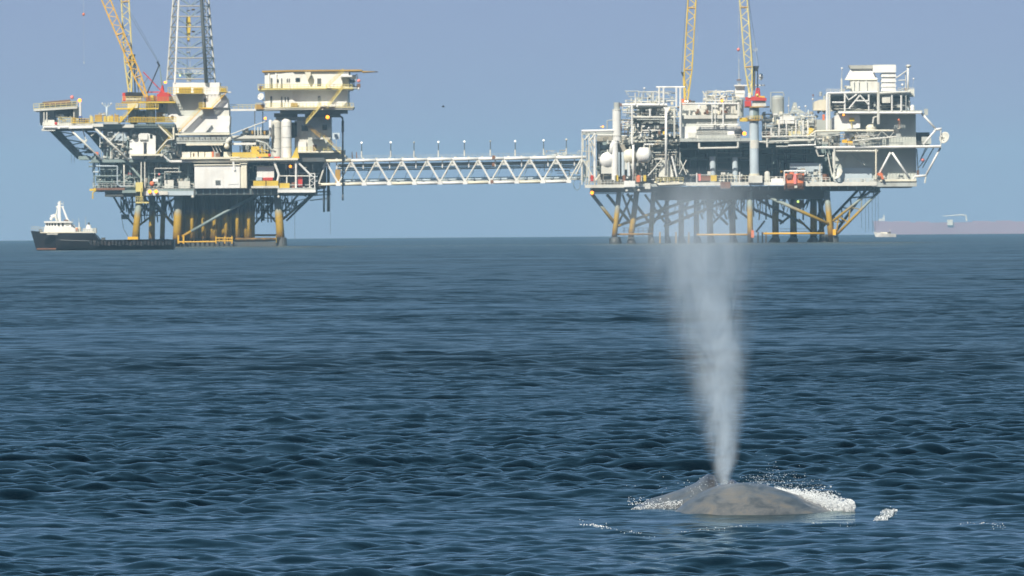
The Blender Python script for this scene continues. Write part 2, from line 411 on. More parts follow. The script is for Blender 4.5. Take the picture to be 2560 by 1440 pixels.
    def stair(s, mat, x0, y0, x1, y1, d, w=1.1, rail=None, t=2.2, rh=8):
        """flight with two stringers, treads and a rail, between two points of the picture"""
        root = None; parts = []
        for e in (0, w): parts.append(tube_mesh([s.at(x0, y0, d + e), s.at(x1, y1, d + e)], t * 0.5 * s.k, 4))
        n = max(3, int(abs(y1 - y0) / 3.2))
        a, b = s.at(x0, y0, d), s.at(x1, y1, d)
        for i in range(n + 1):
            p = a.lerp(b, i / n); parts.append(box_mesh(p.x - 0.13, p.x + 0.13, p.y, p.y + w, p.z - 0.03, p.z + 0.03))
        o = s.put('stair', mat, join(parts))
        parts = []
        m = max(2, int(n / 3))
        for i in range(m + 1):
            t_ = i / m; xx, yy = x0 + (x1 - x0) * t_, y0 + (y1 - y0) * t_
            parts.append(tube_mesh([s.at(xx, yy, d), s.at(xx, yy - rh, d)], 0.5 * s.k, 4))
        for up in (rh, rh * 0.5): parts.append(tube_mesh([s.at(x0, y0 - up, d), s.at(x1, y1 - up, d)], 0.6 * s.k, 4))
        s.put('stair_rail', rail or mat, join(parts), o)
        return o
    def lattice(s, name, mat, a0, a1, b0, b1, n, r, flip=False, parent=None, rungs=False):
        """zig-zag web between chord a0-a1 and chord b0-b1, each web bar a part"""
        f = lambda p, q, t: tuple(p[i] + (q[i] - p[i]) * t for i in range(len(p)))
        for i in range(n):
            t0, t1 = i / n, (i + 1) / n
            if (i % 2 == 0) ^ flip: q = [f(a0, a1, t0), f(b0, b1, t1)]
            else: q = [f(b0, b1, t0), f(a0, a1, t1)]
            s.tube(name, mat, q, r, 5, parent)
            if rungs: s.tube(name, mat, [f(a0, a1, t1), f(b0, b1, t1)], r, 5, parent)
    def pipes(s, rect, deps, n, seed, mats, rmin=0.7, rmax=2.0, name='pipe', vert=0.5):
        """process pipework: random right-angled runs inside a rectangle of the picture and a range of depths"""
        rg = random.Random(seed); x0, y0, x1, y1 = rect
        if 'white' in mats: mats = tuple(mats) + ('taupe', 'taupe', 'grey')
        for i in range(n):
            d = rg.uniform(*deps); x, y = rg.uniform(x0, x1), rg.uniform(y0, y1); q = [(x, y, d)]
            v = rg.random() < vert
            for k in range(rg.choice((1, 1, 2, 2, 3))):
                if v: y = min(max(y + rg.choice((-1, 1)) * rg.uniform(0.12, 0.6) * (y1 - y0), y0), y1)
                else: x = min(max(x + rg.choice((-1, 1)) * rg.uniform(0.08, 0.45) * (x1 - x0), x0), x1)
                q.append((x, y, d)); v = not v
            q = [q[0]] + [q[j] for j in range(1, len(q)) if abs(q[j][0] - q[j - 1][0]) + abs(q[j][1] - q[j - 1][1]) > 1.5]
            if len(q) > 1: s.tube(name, rg.choice(mats), q, rg.uniform(rmin, rmax), 6)
    def gear(s, rect, deps, n, seed, mats, smin=3, smax=9, name='equipment_box'):
        """deck machinery: skid boxes, drums and upright pots, each its own part"""
        rg = random.Random(seed); x0, y0, x1, y1 = rect
        if 'offwhite' in mats: mats = tuple(mats) + ('taupe', 'grey')
        for i in range(n):
            d = rg.uniform(*deps); w_, h = rg.uniform(smin, smax), rg.uniform(smin, smax)
            x, y = rg.uniform(x0, max(x0, x1 - w_)), rg.uniform(y0 + h, y1); m = rg.choice(mats); c = rg.random()
            if c < 0.45: s.box(name, m, x, y - h, x + w_, y, d, d + w_ * s.k)
            elif c < 0.75: s.cyl('drum', m, x + w_ / 2, y - h * 1.2, y, w_ * 0.35, d, 8, dome=0.6)
            else: s.vessel('drum', m, x, x + w_ * 1.6, y - h * 0.4, h * 0.35, d, n=8)
    def frame(s, mat, x0, y0, x1, y1, d, r, name='beam', d1=None):
        for q in ([(x0, y0, d), (x1, y0, d)], [(x0, y0, d), (x0, y1, d)], [(x1, y0, d), (x1, y1, d)]): s.tube(name, mat, q, r, 4)
        if d1 is not None:
            for x in (x0, x1): s.tube(name, mat, [(x, y0, d), (x, y0, d1)], r, 4)
            s.frame(mat, x0, y0, x1, y1, d1, r, name)
    def window(s, x0, y0, x1, y1, d, parent=None, mat='glass', frame='grey'):
        o = s.box('window', frame, x0 - 0.7, y0 - 0.7, x1 + 0.7, y1 + 0.7, d - 0.06, d + 0.05, parent)
        if o is not None: s.box('pane', mat, x0, y0, x1, y1, d - 0.09, d - 0.061, o if parent is None else parent)
        return o
    def door(s, x0, y0, x1, y1, d, mat='brown', parent=None):
        return s.box('door', mat, x0, y0, x1, y1, d - 0.08, d + 0.05, parent)
def site(px, py, Y): return P(px, py, Y)
def lamp(px, py, Y, d, label, r=4.2, mat='lamp_amber', body='grey'):
    """bulkhead or masthead lamp, lit: a housing with a glowing lens"""
    r *= 0.85
    t = thing('warning_lamp', label, 'lamp', P(px, py, Y + d)); g = Kit(t, Y + d)
    g.box('lamp_housing', body, px - r * 0.8, py - r * 0.55, px + r * 0.8, py + r * 0.7, 0.12, 0.5)
    g.ball('lens', mat, px, py, r, 0.0)
    return t
# ------------------------------------------------------------------ left platform: drilling
DL = 2600.0
def left_platform():
    t = thing('drilling_platform', 'drilling platform on mustard legs with tall derrick, left end of the footbridge', 'oil platform', P(470, 614, DL + 20))
    g = Kit(t, DL)
    # legs, front row then the rows behind
    for d, m in ((4.5, 0), (24, 1), (40, 1)):
        g.tube('leg', 'legs', [(338, 618, d), (342, 557, d), (350, 480, d)], [11, 8.6, 8.2], 14)
        g.tube('leg', 'legs', [(441, 620, d), (444, 560, d), (446, 480, d)], [11, 10.6, 10.4], 14)
        g.tube('leg', 'legs', [(703, 618, d), (699, 560, d), (692, 480, d)], [11.5, 10, 9.2], 14)
    g.tube('leg', 'legs', [(379, 618, 8), (381, 480, 8)], [8.5, 7.4], 12)
    g.tube('leg', 'legs', [(405, 618, 12), (409, 480, 12)], [6.4, 5.6], 12)
    for x, d in ((703, 4.5), (640, 24), (660, 40)): g.cyl('leg_foot', 'dark', x + 2, 594, 622, 14, d, 12, r2=11.5)
    # conductors standing in rows under the drill floor
    for row, d in enumerate((6, 8.5, 11, 16, 22, 30)):
        for i in range(10):
            x = (462, 480, 508, 522, 536, 551, 565, 593, 607, 622)[i] + (0, 9, -6, 4, -9, 6)[row]
            if row == 0 and i in (0, 3, 5, 8): continue
            g.tube('conductor', 'shaded_casing', [(x, 618, d), (x, 480, d)], 4.8 if row == 0 else 6.6 if row < 3 else 8.5, 8)
    # braces
    g.tube('brace', 'legs', [(455, 592, 4), (478, 578.7, 4)], 4.0, 8); g.tube('brace', 'teal', [(478, 578.7, 4), (552, 536, 4), (650, 484, 4)], 3.9, 8)
    g.tube('brace', 'legs', [(376, 492, 9), (438, 568, 9)], 3.6, 8)
    g.tube('brace', 'legs', [(441, 500, 12), (420, 548, 12)], 1.9, 6); g.tube('brace', 'legs', [(424, 500, 12), (438, 552, 12)], 1.9, 6)
    g.tube('brace', 'teal', [(281, 486, 8), (304, 527, 8), (334, 562, 8)], 2.7, 8)
    g.tube('brace', 'dark', [(300, 486, 26), (345, 560, 26)], 2.7, 6)
    g.tube('brace', 'legs', [(791, 478, 8), (690, 562, 8)], 3.4, 8); g.tube('brace', 'legs', [(748, 484, 8), (692, 548, 8)], 2.6, 8)
    g.tube('brace', 'dark', [(786, 484, 24), (716, 552, 24)], 2.6, 8)
    g.lattice('strut', 'teal', (750, 484, 8), (697, 545, 8), (787, 483, 8), (704, 556, 8), 6, 1.1)
    for d in (16, 30):
        g.tube('brace', 'legs', [(345, 566, d), (446, 488, d)], 2.8, 6); g.tube('brace', 'dark', [(446, 566, d), (350, 488, d)], 2.8, 6)
        g.tube('brace', 'legs', [(630, 488, d), (700, 566, d)], 3.0, 6); g.tube('brace', 'dark', [(698, 488, d), (632, 566, d)], 3.0, 6)
    g.box('hanging_cage', 'teal', 303, 536, 322, 548, 9, 12)
    rg = random.Random(4)
    for i in range(95):                                  # small struts and caissons tangled under the deck
        l = i < 56
        x = rg.uniform(302, 425) if l else rg.uniform(636, 745); y0 = rg.uniform(484, 505); y1 = min(y0 + rg.uniform(20, 58), 545 if x > 325 else 505 + (x - 285) * 0.9)
        if not l: y1 = min(y1, 556 - (x - 690) * 0.75)
        if y1 > y0 + 6: g.tube('strut', rg.choice(('dark', 'teal', 'legs', 'dark')), [(x, y0, rg.uniform(9, 34)), (x + rg.uniform(-14, 14), y1, rg.uniform(9, 34))], rg.uniform(0.8, 1.9), 5)
    for y, a, b in ((505, 318, 420), (522, 322, 415), (538, 330, 412), (507, 632, 745), (526, 634, 722), (545, 634, 702)):
        for d in (12, 30): g.tube('strut', 'dark', [(a, y, d), (b, y, d)], 1.5, 5)
    for x in (331, 343, 352, 360, 392, 640, 652, 668, 676, 712): g.tube('caisson', 'dark', [(x, 484, 20), (x + 2, 556 if 340 < x < 700 else 528, 20)], 1.7, 6)
    for i in range(7): g.box('stowed_casing', 'dark', 652 + (i % 3) * 11, 492 + (i // 3) * 21, 661 + (i % 3) * 11, 510 + (i // 3) * 21, 18 + i, 21 + i)
    g.tube('hose', 'dark', [(305, 548, 9), (309, 572, 9), (322, 594, 9)], 0.7, 5)
    for x, y1 in ((737, 600), (826, 584)): g.tube('cable', 'dark', [(x, 480, 6), (x, y1, 6)], 0.45, 4)
    # boat landing at the waterline
    g.box('boat_landing', 'dark', 445, 605, 690, 618, 5.0, 9.5)
    g.tube('landing_beam', 'legs', [(588, 599, 5), (702, 598, 5)], 4.3, 8); g.tube('landing_beam', 'ochre', [(610, 588, 12), (700, 588, 12)], 3.0, 6)
    g.tube('landing_beam', 'bright', [(446, 605, 3), (540, 604, 3)], 2.0, 6)
    for x in (446, 459, 540, 562, 580): g.tube('landing_post', 'bright', [(x, 588 if x < 470 else 590, 3), (x, 609, 3)], 1.6 if x > 470 else 2.4, 6)
    g.tube('landing_beam', 'bright', [(538, 595, 3), (582, 595, 3)], 1.4, 6); g.tube('landing_beam', 'bright', [(538, 602, 3), (582, 602, 3)], 1.4, 6)
    for x in (548, 558, 568, 575): g.tube('landing_post', 'bright', [(x, 594, 3), (x, 605, 3)], 0.9, 5)
    for x in range(452, 585, 12): g.cyl('fender', 'black', x, 606, 616, 2.6, 3.5, 8)
    for x, c in ((706, 'bright'), (693, 'yellow')): g.cyl('fender_post', c, x, 588, 606, 3.2, 4.5, 8)
    # ---- lower deck
    g.box('deck_plate', 'dark', 262, 474, 786, 488, 2, 46)
    g.box('deck_edge', 'rust', 232, 470, 312, 475, 1, 1.6); g.box('deck_plate', 'teal', 234, 470, 362, 478, 1.6, 40)
    g.box('deck_edge', 'teal', 305, 476, 364, 482, 1, 1.6)
    g.box('deck_edge', 'paleblue', 359, 478, 484, 488, 0.5, 1.6, None)
    g.box('deck_edge', 'offwhite', 400, 478, 420, 487, 0.2, 0.49); g.box('deck_plate', 'teal', 360, 472, 486, 478, 0.6, 30)
    g.box('deck_girder', 'dark', 484, 472, 700, 486, 0.4, 2); g.box('deck_edge', 'offwhite', 628, 465, 697, 470, -1, 2); g.box('deck_edge', 'white', 694, 475, 789, 481, -1.5, 2)
    g.box('deck_plate', 'grey', 694, 470, 789, 474.5, -1.4, 12)
    for x in range(490, 695, 17): g.box('deck_girder', 'teal', x, 473, x + 2, 486, 0.1, 0.39)
    g.box('stair_tower', 'paleyellow', 339, 456, 357, 479, -1, 1.4); g.tube('beam', 'paleyellow', [(353, 470, -1), (353, 504, -1)], 2.2, 6)
    g.box('landing_platform', 'paleyellow', 339, 505, 372, 508, -1.5, 2); g.rail('paleyellow', 339, 505, 357, 505, 14, -1.5, kick=False, step=5)
    g.tube('hose_reel', 'yellow', [(238, 470, 1), (238, 478, 1), (232, 482, 1), (232, 497, 1)], 2.0, 6); g.box('beam', 'yellow', 224, 472, 240, 477, 0.8, 1.4)
    for x in (482, 697): g.ball('floodlight', 'offwhite', x, 492, 4, 0.2)
    # back wall and lower-deck machinery, left half
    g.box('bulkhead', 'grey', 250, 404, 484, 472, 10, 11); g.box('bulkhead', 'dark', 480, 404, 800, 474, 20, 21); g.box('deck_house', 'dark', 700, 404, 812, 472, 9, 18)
    for x in (236, 246, 262, 280, 303, 325, 352, 372, 402, 424, 448, 470): g.tube('post', 'teal', [(x, 404, 3), (x, 472, 3)], 1.7, 6)
    for y, a, b in ((406, 222, 425), (416, 222, 300), (440, 238, 300), (444, 312, 345), (455, 240, 330)): g.tube('beam', 'teal', [(a, y, 2.5), (b, y, 2.5)], 2.0, 6)
    g.tube('brace', 'teal', [(317, 404, 1.5), (377, 474, 1.5)], 3.0, 8); g.tube('brace', 'teal', [(270, 406, 4), (330, 470, 4)], 2.2, 6); g.tube('brace', 'teal', [(300, 406, 4), (238, 470, 4)], 1.8, 6)
    g.tube('pipe', 'paleblue', [(240, 415, 1), (293, 415, 1), (293, 460, 1), (300, 466, 1), (336, 466, 1)], 1.9, 8)
    g.tube('pipe', 'offwhite', [(310, 412, 1), (310, 465, 1), (334, 465, 1)], 1.8, 8)
    g.tube('pipe', 'offwhite', [(387, 450, 0.5), (387, 421, 0.5), (446, 421, 0.5), (446, 430, 0.5)], 1.4, 6)
    g.tube('pipe', 'offwhite', [(412, 448, 0.5), (412, 430, 0.5), (453, 430, 0.5)], 1.4, 6)
    for x in (353, 362): g.tube('pipe', 'offwhite', [(x, 405, 0), (x, 470, 0)], 1.7, 6)
    g.pipes((232, 408, 345, 468), (2, 9.5), 50, 11, ('teal', 'grey', 'dark', 'paleblue', 'offwhite'))
    g.pipes((345, 408, 484, 468), (2, 9.5), 54, 12, ('grey', 'offwhite', 'teal', 'dark'))
    g.gear((240, 430, 345, 471), (3, 9), 22, 13, ('teal', 'grey', 'dark'), 4, 13)
    g.gear((362, 440, 480, 471), (2.5, 9), 20, 14, ('grey', 'offwhite', 'grey', 'dark'), 5, 14)
    g.box('machine_skid', 'offwhite', 411, 450, 434, 470, 1.5, 6); g.box('machine_skid', 'offwhite', 446, 453, 475, 471, 1.5, 6)
    g.box('locker', 'white', 382, 447, 395, 454, 0.2, 2); g.ball('pump', 'orange', 380, 459, 6, 0.5); g.ball('pump', 'red', 353, 462, 5, -0.2)
    g.box('marker_panel', 'red', 320, 432, 328, 437, 3, 3.5); g.ball('marker_float', 'pink', 398, 436, 3, 0.5)
    g.rail('grey', 234, 470, 345, 470, 11, 1.2, kick=False); g.rail('grey', 362, 477, 484, 477, 11, 0.55, kick=False)
    # right half: open framed bay
    g.tube('beam', 'white', [(421, 404, 0), (600, 403, 0), (742, 401, 0)], 3.4, 6)
    g.tube('beam', 'white', [(685, 404, 0), (697, 436, 0), (692, 460, 0)], 3.0, 6); g.tube('beam', 'white', [(740, 402, 0), (740, 474, 0)], 2.7, 6); g.tube('beam', 'white', [(743, 404, 0), (779, 440, 0)], 2.6, 6)
    g.tube('beam', 'offwhite', [(697, 440, 0), (775, 440, 0)], 1.6, 6); g.tube('beam', 'white', [(583, 404, -1), (587, 426, -1)], 3.0, 6); g.tube('post', 'offwhite', [(717, 442, 0), (717, 460, 0)], 2, 6)
    for x in (774, 787): g.tube('post', 'white', [(x, 433, -1), (x, 476, -1)], 1.3, 5)
    g.tube('post', 'white', [(774, 434, -1), (787, 434, -1)], 1.3, 5); g.lattice('strut', 'white', (774, 436, -1), (774, 474, -1), (787, 436, -1), (787, 474, -1), 5, 0.8)
    g.box('yellow_guard', 'yellow', 633, 452, 664, 467, -0.9, -0.5); g.box('yellow_guard', 'yellow', 666, 452, 696, 467, -0.9, -0.5); g.box('yellow_guard', 'yellow', 699, 458, 724, 470, -0.9, -0.5)
    g.box('hose_cabinet', 'red', 744, 443, 756, 466, 0.5, 2.5); g.box('hose_cabinet', 'rust', 729, 456, 741, 471, 0.5, 2); g.box('barrel_rack', 'red', 657, 444, 682, 451, 1, 3)
    g.box('barrel_rack', 'paleblue', 640, 443, 655, 451, 1, 3)
    g.pipes((622, 408, 690, 450), (4, 12), 20, 15, ('offwhite', 'grey', 'dark', 'cream')); g.pipes((700, 408, 800, 470), (1.5, 8.5), 34, 16, ('grey', 'dark', 'dark', 'offwhite', 'paleblue'), 0.7, 1.6)
    for x in (702, 722, 742, 762): g.box('cable_tray', 'grey', x, 461, x + 14, 463, 0.3, 1.0)
    # hanging casings right of the platform
    for x, y1, r in ((810, 530, 2.6), (821, 529, 4.0), (812, 470, 4.0)): g.tube('caisson', 'dark', [(x, 398, 10), (x, y1, 10)], r, 8)
    g.tube('beam', 'teal', [(770, 490, 12), (828, 485, 12)], 1.4, 5); g.tube('beam', 'teal', [(775, 501, 12), (818, 496, 12)], 1.4, 5); g.box('walkway', 'teal', 780, 478, 826, 481, 10, 14)
    # ---- main deck
    g.box('deck_plate', 'dark', 240, 398, 812, 404, 2, 44); g.box('deck_edge', 'teal', 228, 399, 425, 405, 1.2, 1.9); g.box('deck_edge', 'cream', 452, 393, 600, 397, -1, 4)
    for x in range(500, 600, 9): g.box('deck_girder', 'brown', x, 406, x + 3, 410, 0.8, 1.4)
    g.box('bulkhead', 'grey', 258, 322, 446, 398, 5, 6); g.box('bulkhead', 'grey', 440, 350, 580, 399, 14, 15)
    # cantilever carried on long raking struts
    for d, m in ((0, 'offwhite'), (14, 'teal')):
        g.tube('brace', m, [(174, 322, d), (256, 401, d)], 2.6, 8); g.tube('brace', m, [(238, 321, d), (323, 402, d)], 3.0, 8)
        g.tube('brace', 'teal', [(126, 326, d + 6), (196, 396, d + 6)], 3.4, 8); g.tube('brace', 'teal', [(208, 322, d + 6), (290, 400, d + 6)], 2.6, 8)
        g.lattice('strut', 'teal', (128, 326, d + 6), (196, 394, d + 6), (182, 326, d + 6), (245, 396, d + 6), 7, 1.5)
    g.box('cantilever_web', 'teal', 196, 390, 240, 399, 4, 24)
    g.poly('cantilever_plate', 'teal', [(128, 327), (150, 327), (216, 397), (198, 397)], 12, 13); g.poly('cantilever_plate', 'teal', [(215, 330), (240, 330), (300, 396), (270, 396)], 14, 15)
    g.lattice('strut', 'offwhite', (207, 324, 1), (207, 350, 1), (214, 352, 1), (218, 358, 1), 2, 1.4)
    for q in ([(228, 340), (240, 330)], [(272, 356), (298, 330)], [(212, 356), (218, 349)]): g.tube('strut', 'offwhite', [(a, b, 0.5) for a, b in q], 1.6, 6)
    g.pipes((250, 322, 330, 396), (0.8, 4.6), 40, 17, ('teal', 'grey', 'offwhite', 'paleblue'), 0.8, 2.0); g.gear((255, 330, 330, 398), (1, 4), 26, 18, ('teal', 'grey', 'offwhite', 'cream'), 4, 11)
    g.gear((180, 360, 260, 398), (5, 14), 10, 19, ('teal', 'grey', 'offwhite', 'rust'), 4, 10); g.box('fire_box', 'orange', 238, 380, 246, 387, 3, 4.5)
    g.box('tank', 'paleblue', 285, 330, 318, 352, 1.5, 4.8)
    for x in (178, 185): g.tube('hose', 'teal', [(x, 385, 9), (x + 1, 408, 9)], 0.6, 4)
    # ---- upper deck, left
    g.box('deck_plate', 'teal', 232, 311, 437, 321, 1, 44); g.box('deck_edge', 'offwhite', 230, 309, 258, 317, -0.6, 0.9); g.box('deck_edge', 'offwhite', 305, 311, 335, 319, -0.6, 0.9)
    g.box('deck_edge', 'grey', 260, 305, 300, 310, -0.6, 1); g.poly('deck_edge', 'white', [(107, 315), (232, 313), (232, 320), (107, 323)], -1, 3)
    g.box('deck_plate', 'offwhite', 106, 306, 236, 313, 0, 22); g.box('underframe', 'dark', 110, 320, 330, 325, 1.2, 20); g.box('landing_tray', 'offwhite', 104, 322, 138, 327, -1, 3)
    g.tube('beam', 'white', [(110, 318, -1.2), (142, 318, -1.2)], 3.3, 6); g.tube('beam', 'white', [(149, 318, -1.2), (170, 318, -1.2)], 3.3, 6)
    g.rail('paleyellow', 146, 306, 180, 306, 13, -0.6, step=5, kick=False); g.rail('yellow', 178, 308, 232, 308, 12, -0.6, step=6)
    g.box('yellow_guard', 'ochre', 181, 293, 188, 308, -0.5, -0.2); g.box('skip', 'grey', 189, 296, 197, 306, 0, 2); g.box('skip', 'blue', 198, 296, 212, 306, -0.3, 2); g.box('skip', 'brown', 212, 298, 222, 306, 0, 2)
    for x, w_, c in ((225, 6, 'paleyellow'), (237, 18, 'ochre'), (259, 6, 'yellow'), (268, 6, 'paleyellow'), (275, 8, 'yellow'), (286, 10, 'ochre'), (300, 6, 'yellow')):
        g.box('stores_crate', c, x, 287 if w_ > 8 else 290, x + w_, 305, 0.5, 2.5)
    g.rail('yellow', 232, 305, 440, 305, 12, -0.5, step=7); g.gear((222, 280, 300, 306), (3, 14), 12, 20, ('grey', 'yellow', 'ochre', 'offwhite'), 3, 9)
    # pipe-rack house at the tip
    g.box('rack_house', 'paleblue', 99, 276, 136, 312, 6, 20); g.box('rack_wall', 'black', 139, 273, 183, 294, 5, 5.6); g.box('rack_house', 'grey', 183, 270, 195, 312, 3, 20)
    g.box('locker', 'offwhite', 110, 300, 136, 308, 0.5, 3); g.ball('marker_float', 'red', 140, 309, 4, -0.8); g.ball('buoy', 'paleblue', 156, 290, 5, 2); g.ball('buoy', 'white', 176, 292, 2.6, 2)
    for x in (110, 117, 185): g.tube('post', 'offwhite', [(x, 280, 0.4), (x, 316, 0.4)], 1.6, 5)
    g.gear((118, 280, 180, 306), (2, 5), 10, 21, ('dark', 'grey', 'rust', 'offwhite'), 4, 9)
    g.poly('rack_deck', 'offwhite', [(84, 273), (193, 266), (193, 271), (84, 278)], 0, 22)
    g.rail('paleyellow', 84, 273, 193, 266, 13, 0, step=14, r=0.8); g.rail('paleyellow', 84, 273, 193, 266, 13, 20, step=14, r=0.8)
    for i in range(9): g.tube('drill_pipe', 'rust' if i % 3 else 'brown', [(106 + i * 2, 253 + (i % 3) * 3 + 3, 3 + i * 1.6), (176, 250 + (i % 3) * 3, 3 + i * 1.6)], 1.7, 6)
    for i in range(7): g.tube('drill_pipe', 'dark', [(100, 269 - i * 1.6, 2 + i * 2), (190, 263 - i * 1.6, 2 + i * 2)], 1.1, 6)
    # crane pedestal house and stairs
    g.cyl('crane_pedestal', 'paleblue', 377, 254, 312, 11.5, 4, 18); g.box('control_room', 'grey', 320, 276, 366, 306, 6, 16); g.box('control_room', 'greenwall', 318, 258, 345, 276, 6, 14)
    g.box('walkway', 'yellow', 290, 270, 396, 273, -0.3, 6); g.rail('yellow', 290, 270, 330, 270, 11, -0.3, step=6, kick=False); g.rail('yellow', 345, 270, 396, 270, 10, -0.3, step=6, kick=False)
    g.stair('yellow', 300, 306, 340, 262, -1.5, t=4, rh=9); g.rail('yellow', 295, 306, 430, 306, 11, -0.9, step=7)
    for x in (322, 339, 349, 360): g.tube('post', 'dark', [(x, 275, 1), (x, 306, 1)], 1.5, 5)
    g.gear((322, 286, 366, 306), (1.5, 5), 9, 22, ('brown', 'ochre', 'grey'), 3, 7)
    g.box('shelter', 'offwhite', 390, 255, 417, 284, 5, 14); g.window(404, 261, 408, 268, 5); g.box('stores_crate', 'ochre', 390, 281, 413, 304, 3, 8); g.gear((390, 285, 436, 306), (1.5, 5), 10, 23, ('ochre', 'grey', 'brown', 'dark'), 4, 9)
    for x in (413, 418): g.tube('post', 'grey', [(x, 230, 2), (x, 306, 2)], 1.4, 5)
    # white control cabin on the main deck
    g.poly('cabin', 'white', [(324, 398), (324, 352), (352, 333), (370, 333), (389, 340), (389, 398)], 1.5, 9)
    g.door(359, 356, 367, 397, 1.5, 'black'); g.window(375, 336, 381, 346, 1.5); g.ball('vent_fan', 'dark', 337, 341, 8, 1.2, 12); g.box('cabin_roof', 'white', 349, 334, 369, 349, 1.0, 1.45)
    g.box('walkway', 'cream', 326, 385, 408, 389, -1.5, 1.4); g.tube('beam', 'white', [(406, 387, -1), (424, 403, -1)], 2.2, 6)
    g.stair('yellow', 394, 384, 424, 348, -0.8, t=2.6); g.tube('beam', 'offwhite', [(390, 382, -1), (419, 350, -1), (436, 348, -1)], 1.7, 6)
    g.tube('beam', 'cream', [(394, 311, 0), (429, 346, 0)], 2.2, 6); g.stair('paleyellow', 402, 318, 430, 346, 0.5, t=2)
    g.tube('beam', 'cream', [(434, 318, 0), (434, 348, 0)], 2.6, 6); g.tube('beam', 'teal', [(395, 325, 3), (408, 352, 3)], 1.6, 6)
    g.pipes((388, 322, 440, 398), (1, 4.6), 28, 24, ('teal', 'grey', 'dark', 'paleblue'), 0.7, 1.8); g.gear((392, 360, 455, 398), (1.2, 4), 16, 25, ('grey', 'teal', 'offwhite', 'dark'), 5, 12)
    # ---- drill floor block
    g.poly('drill_floor_skirt', 'white', [(420, 290), (436, 280), (448, 290), (575, 290), (573, 340), (447, 338), (440, 312)], 2, 16)
    g.poly('drill_floor_skirt', 'white', [(418, 256), (430, 256), (448, 292), (420, 292)], 3, 16)
    g.box('wind_wall', 'greenwall', 429, 238, 509, 291, 3.5, 16); g.poly('wind_wall', 'white', [(507, 237), (562, 237), (569, 248), (570, 269), (507, 269)], 1.6, 16)  # left wall in grey paint: its shade is put into the colour
    g.box('substructure', 'offwhite', 506, 270, 573, 330, 2.2, 16); g.box('wind_wall', 'white', 432, 207, 549, 236, 4, 18)
    g.poly('substructure_web', 'white', [(500, 338), (522, 312), (530, 312), (508, 338)], 1.2, 1.9); g.poly('substructure_web', 'white', [(573, 310), (573, 336), (545, 336)], 1.2, 1.9)
    g.window(530, 302, 536, 311, 2.2, mat='black'); g.door(509, 246, 515, 268, 1.6, 'black')
    g.ball('vent_fan', 'offwhite', 505, 292, 5, 2); g.box('skid_beam', 'grey', 445, 331, 575, 333, 0.5, 2)
    g.box('deck_edge', 'cream', 440, 233, 510, 236, 0, 4); g.rail('yellow', 420, 234, 510, 234, 15, -0.2, step=7); g.box('yellow_guard', 'yellow', 447, 218, 478, 233, 0.2, 0.6); g.box('yellow_guard', 'yellow', 484, 219, 507, 233, 0.2, 0.6)
    g.rail('offwhite', 508, 234, 552, 234, 14, 1, step=9, kick=False); g.box('walkway', 'white', 545, 229, 577, 232, 0, 4); g.rail('yellow', 548, 230, 568, 230, 13, -0.2, step=5); g.box('yellow_guard', 'yellow', 551, 220, 565, 230, 0, 0.4)
    g.stair('bright', 447, 330, 505, 271, 0, t=2.4, rail='paleyellow', rh=10); g.box('walkway', 'bright', 503, 269, 532, 272, -0.3, 2); g.stair('bright', 530, 269, 566, 231, 0, t=2.4, rail='paleyellow', rh=9)
    g.rail('yellow', 498, 270, 512, 270, 13, -0.3, step=5); g.gear((462, 205, 500, 219), (4.2, 8), 8, 26, ('grey', 'dark', 'offwhite'), 3, 7)
    g.box('skid_beam', 'grey', 440, 341, 578, 352, 0.8, 14); g.box('skid_beam', 'cream', 436, 333.5, 574, 337, 0.3, 1.8)
    for x in range(448, 572, 7): g.box('bolt_plate', 'dark' if x % 2 else 'grey', x, 343, x + 2.5, 347, 0.5, 0.79)
    g.box('skid_beam', 'cream', 465, 359, 558, 363, 0.2, 12); g.box('skid_beam', 'grey', 440, 353, 575, 358.5, 1.0, 12); g.box('shade_panel', 'black', 462, 364, 575, 379, 6, 13)  # black box paints in the shade of the gap under the skid beams
    for x in (528, 536, 544): g.tube('strut', 'offwhite', [(x, 362, 1), (x + 9, 380, 1)], 1.0, 5)
    g.cyl('hopper', 'dark', 447, 362, 386, 10, 4, 12, r2=13); g.ball('muffler', 'cream', 567, 366, 7, -0.5, 12)
    for x, w_, c in ((455, 21, 'offwhite'), (478, 16, 'cream'), (497, 14, 'cream'), (513, 16, 'cream'), (559, 18, 'cream'), (534, 12, 'grey')): g.box('mud_tank', c, x, 380, x + w_, 396, 1, 8)
    g.box('valve', 'orange', 529, 379, 534, 395, 0.7, 0.99); g.box('valve', 'brown', 539, 383, 550, 393, 0.5, 0.99); g.door(482, 383, 486, 391, 1, 'brown')
    # exhaust ducts and yellow machinery
    g.box('duct', 'offwhite', 570, 339, 674, 346, 2, 5); g.box('duct', 'grey', 583, 347, 665, 352, 3, 7); g.tube('duct', 'offwhite', [(577, 345, 0), (570, 352, 0), (567, 362, 0)], 5.5, 8)
    g.box('duct', 'white', 577, 357, 640, 362, 2, 5); g.box('switch_house', 'grey', 606, 326, 672, 390, 10, 18); g.gear((600, 320, 672, 345), (5, 9), 10, 27, ('ochre', 'grey', 'offwhite', 'cream'), 4, 10)
    g.pipes((600, 346, 690, 396), (4, 9.5), 26, 28, ('cream', 'offwhite', 'paleyellow', 'grey'), 0.8, 1.7); g.tube('duct', 'grey', [(640, 351, 0.5), (665, 358, 0.5), (678, 374, 0.5), (690, 380, 0.5)], 2.6, 8)
    g.box('winch_frame', 'yellow', 628, 366, 648, 392, 1, 4); g.box('winch_frame', 'yellow', 580, 381, 640, 394, 0.5, 3); g.box('winch_frame', 'yellow', 640, 384, 672, 392, 0.2, 2.5)
    for q in ([(650, 372), (668, 388)], [(655, 366), (655, 394)], [(640, 370), (672, 378)]): g.tube('winch_frame', 'yellow', [(a, b, 0.4) for a, b in q], 1.4, 5)
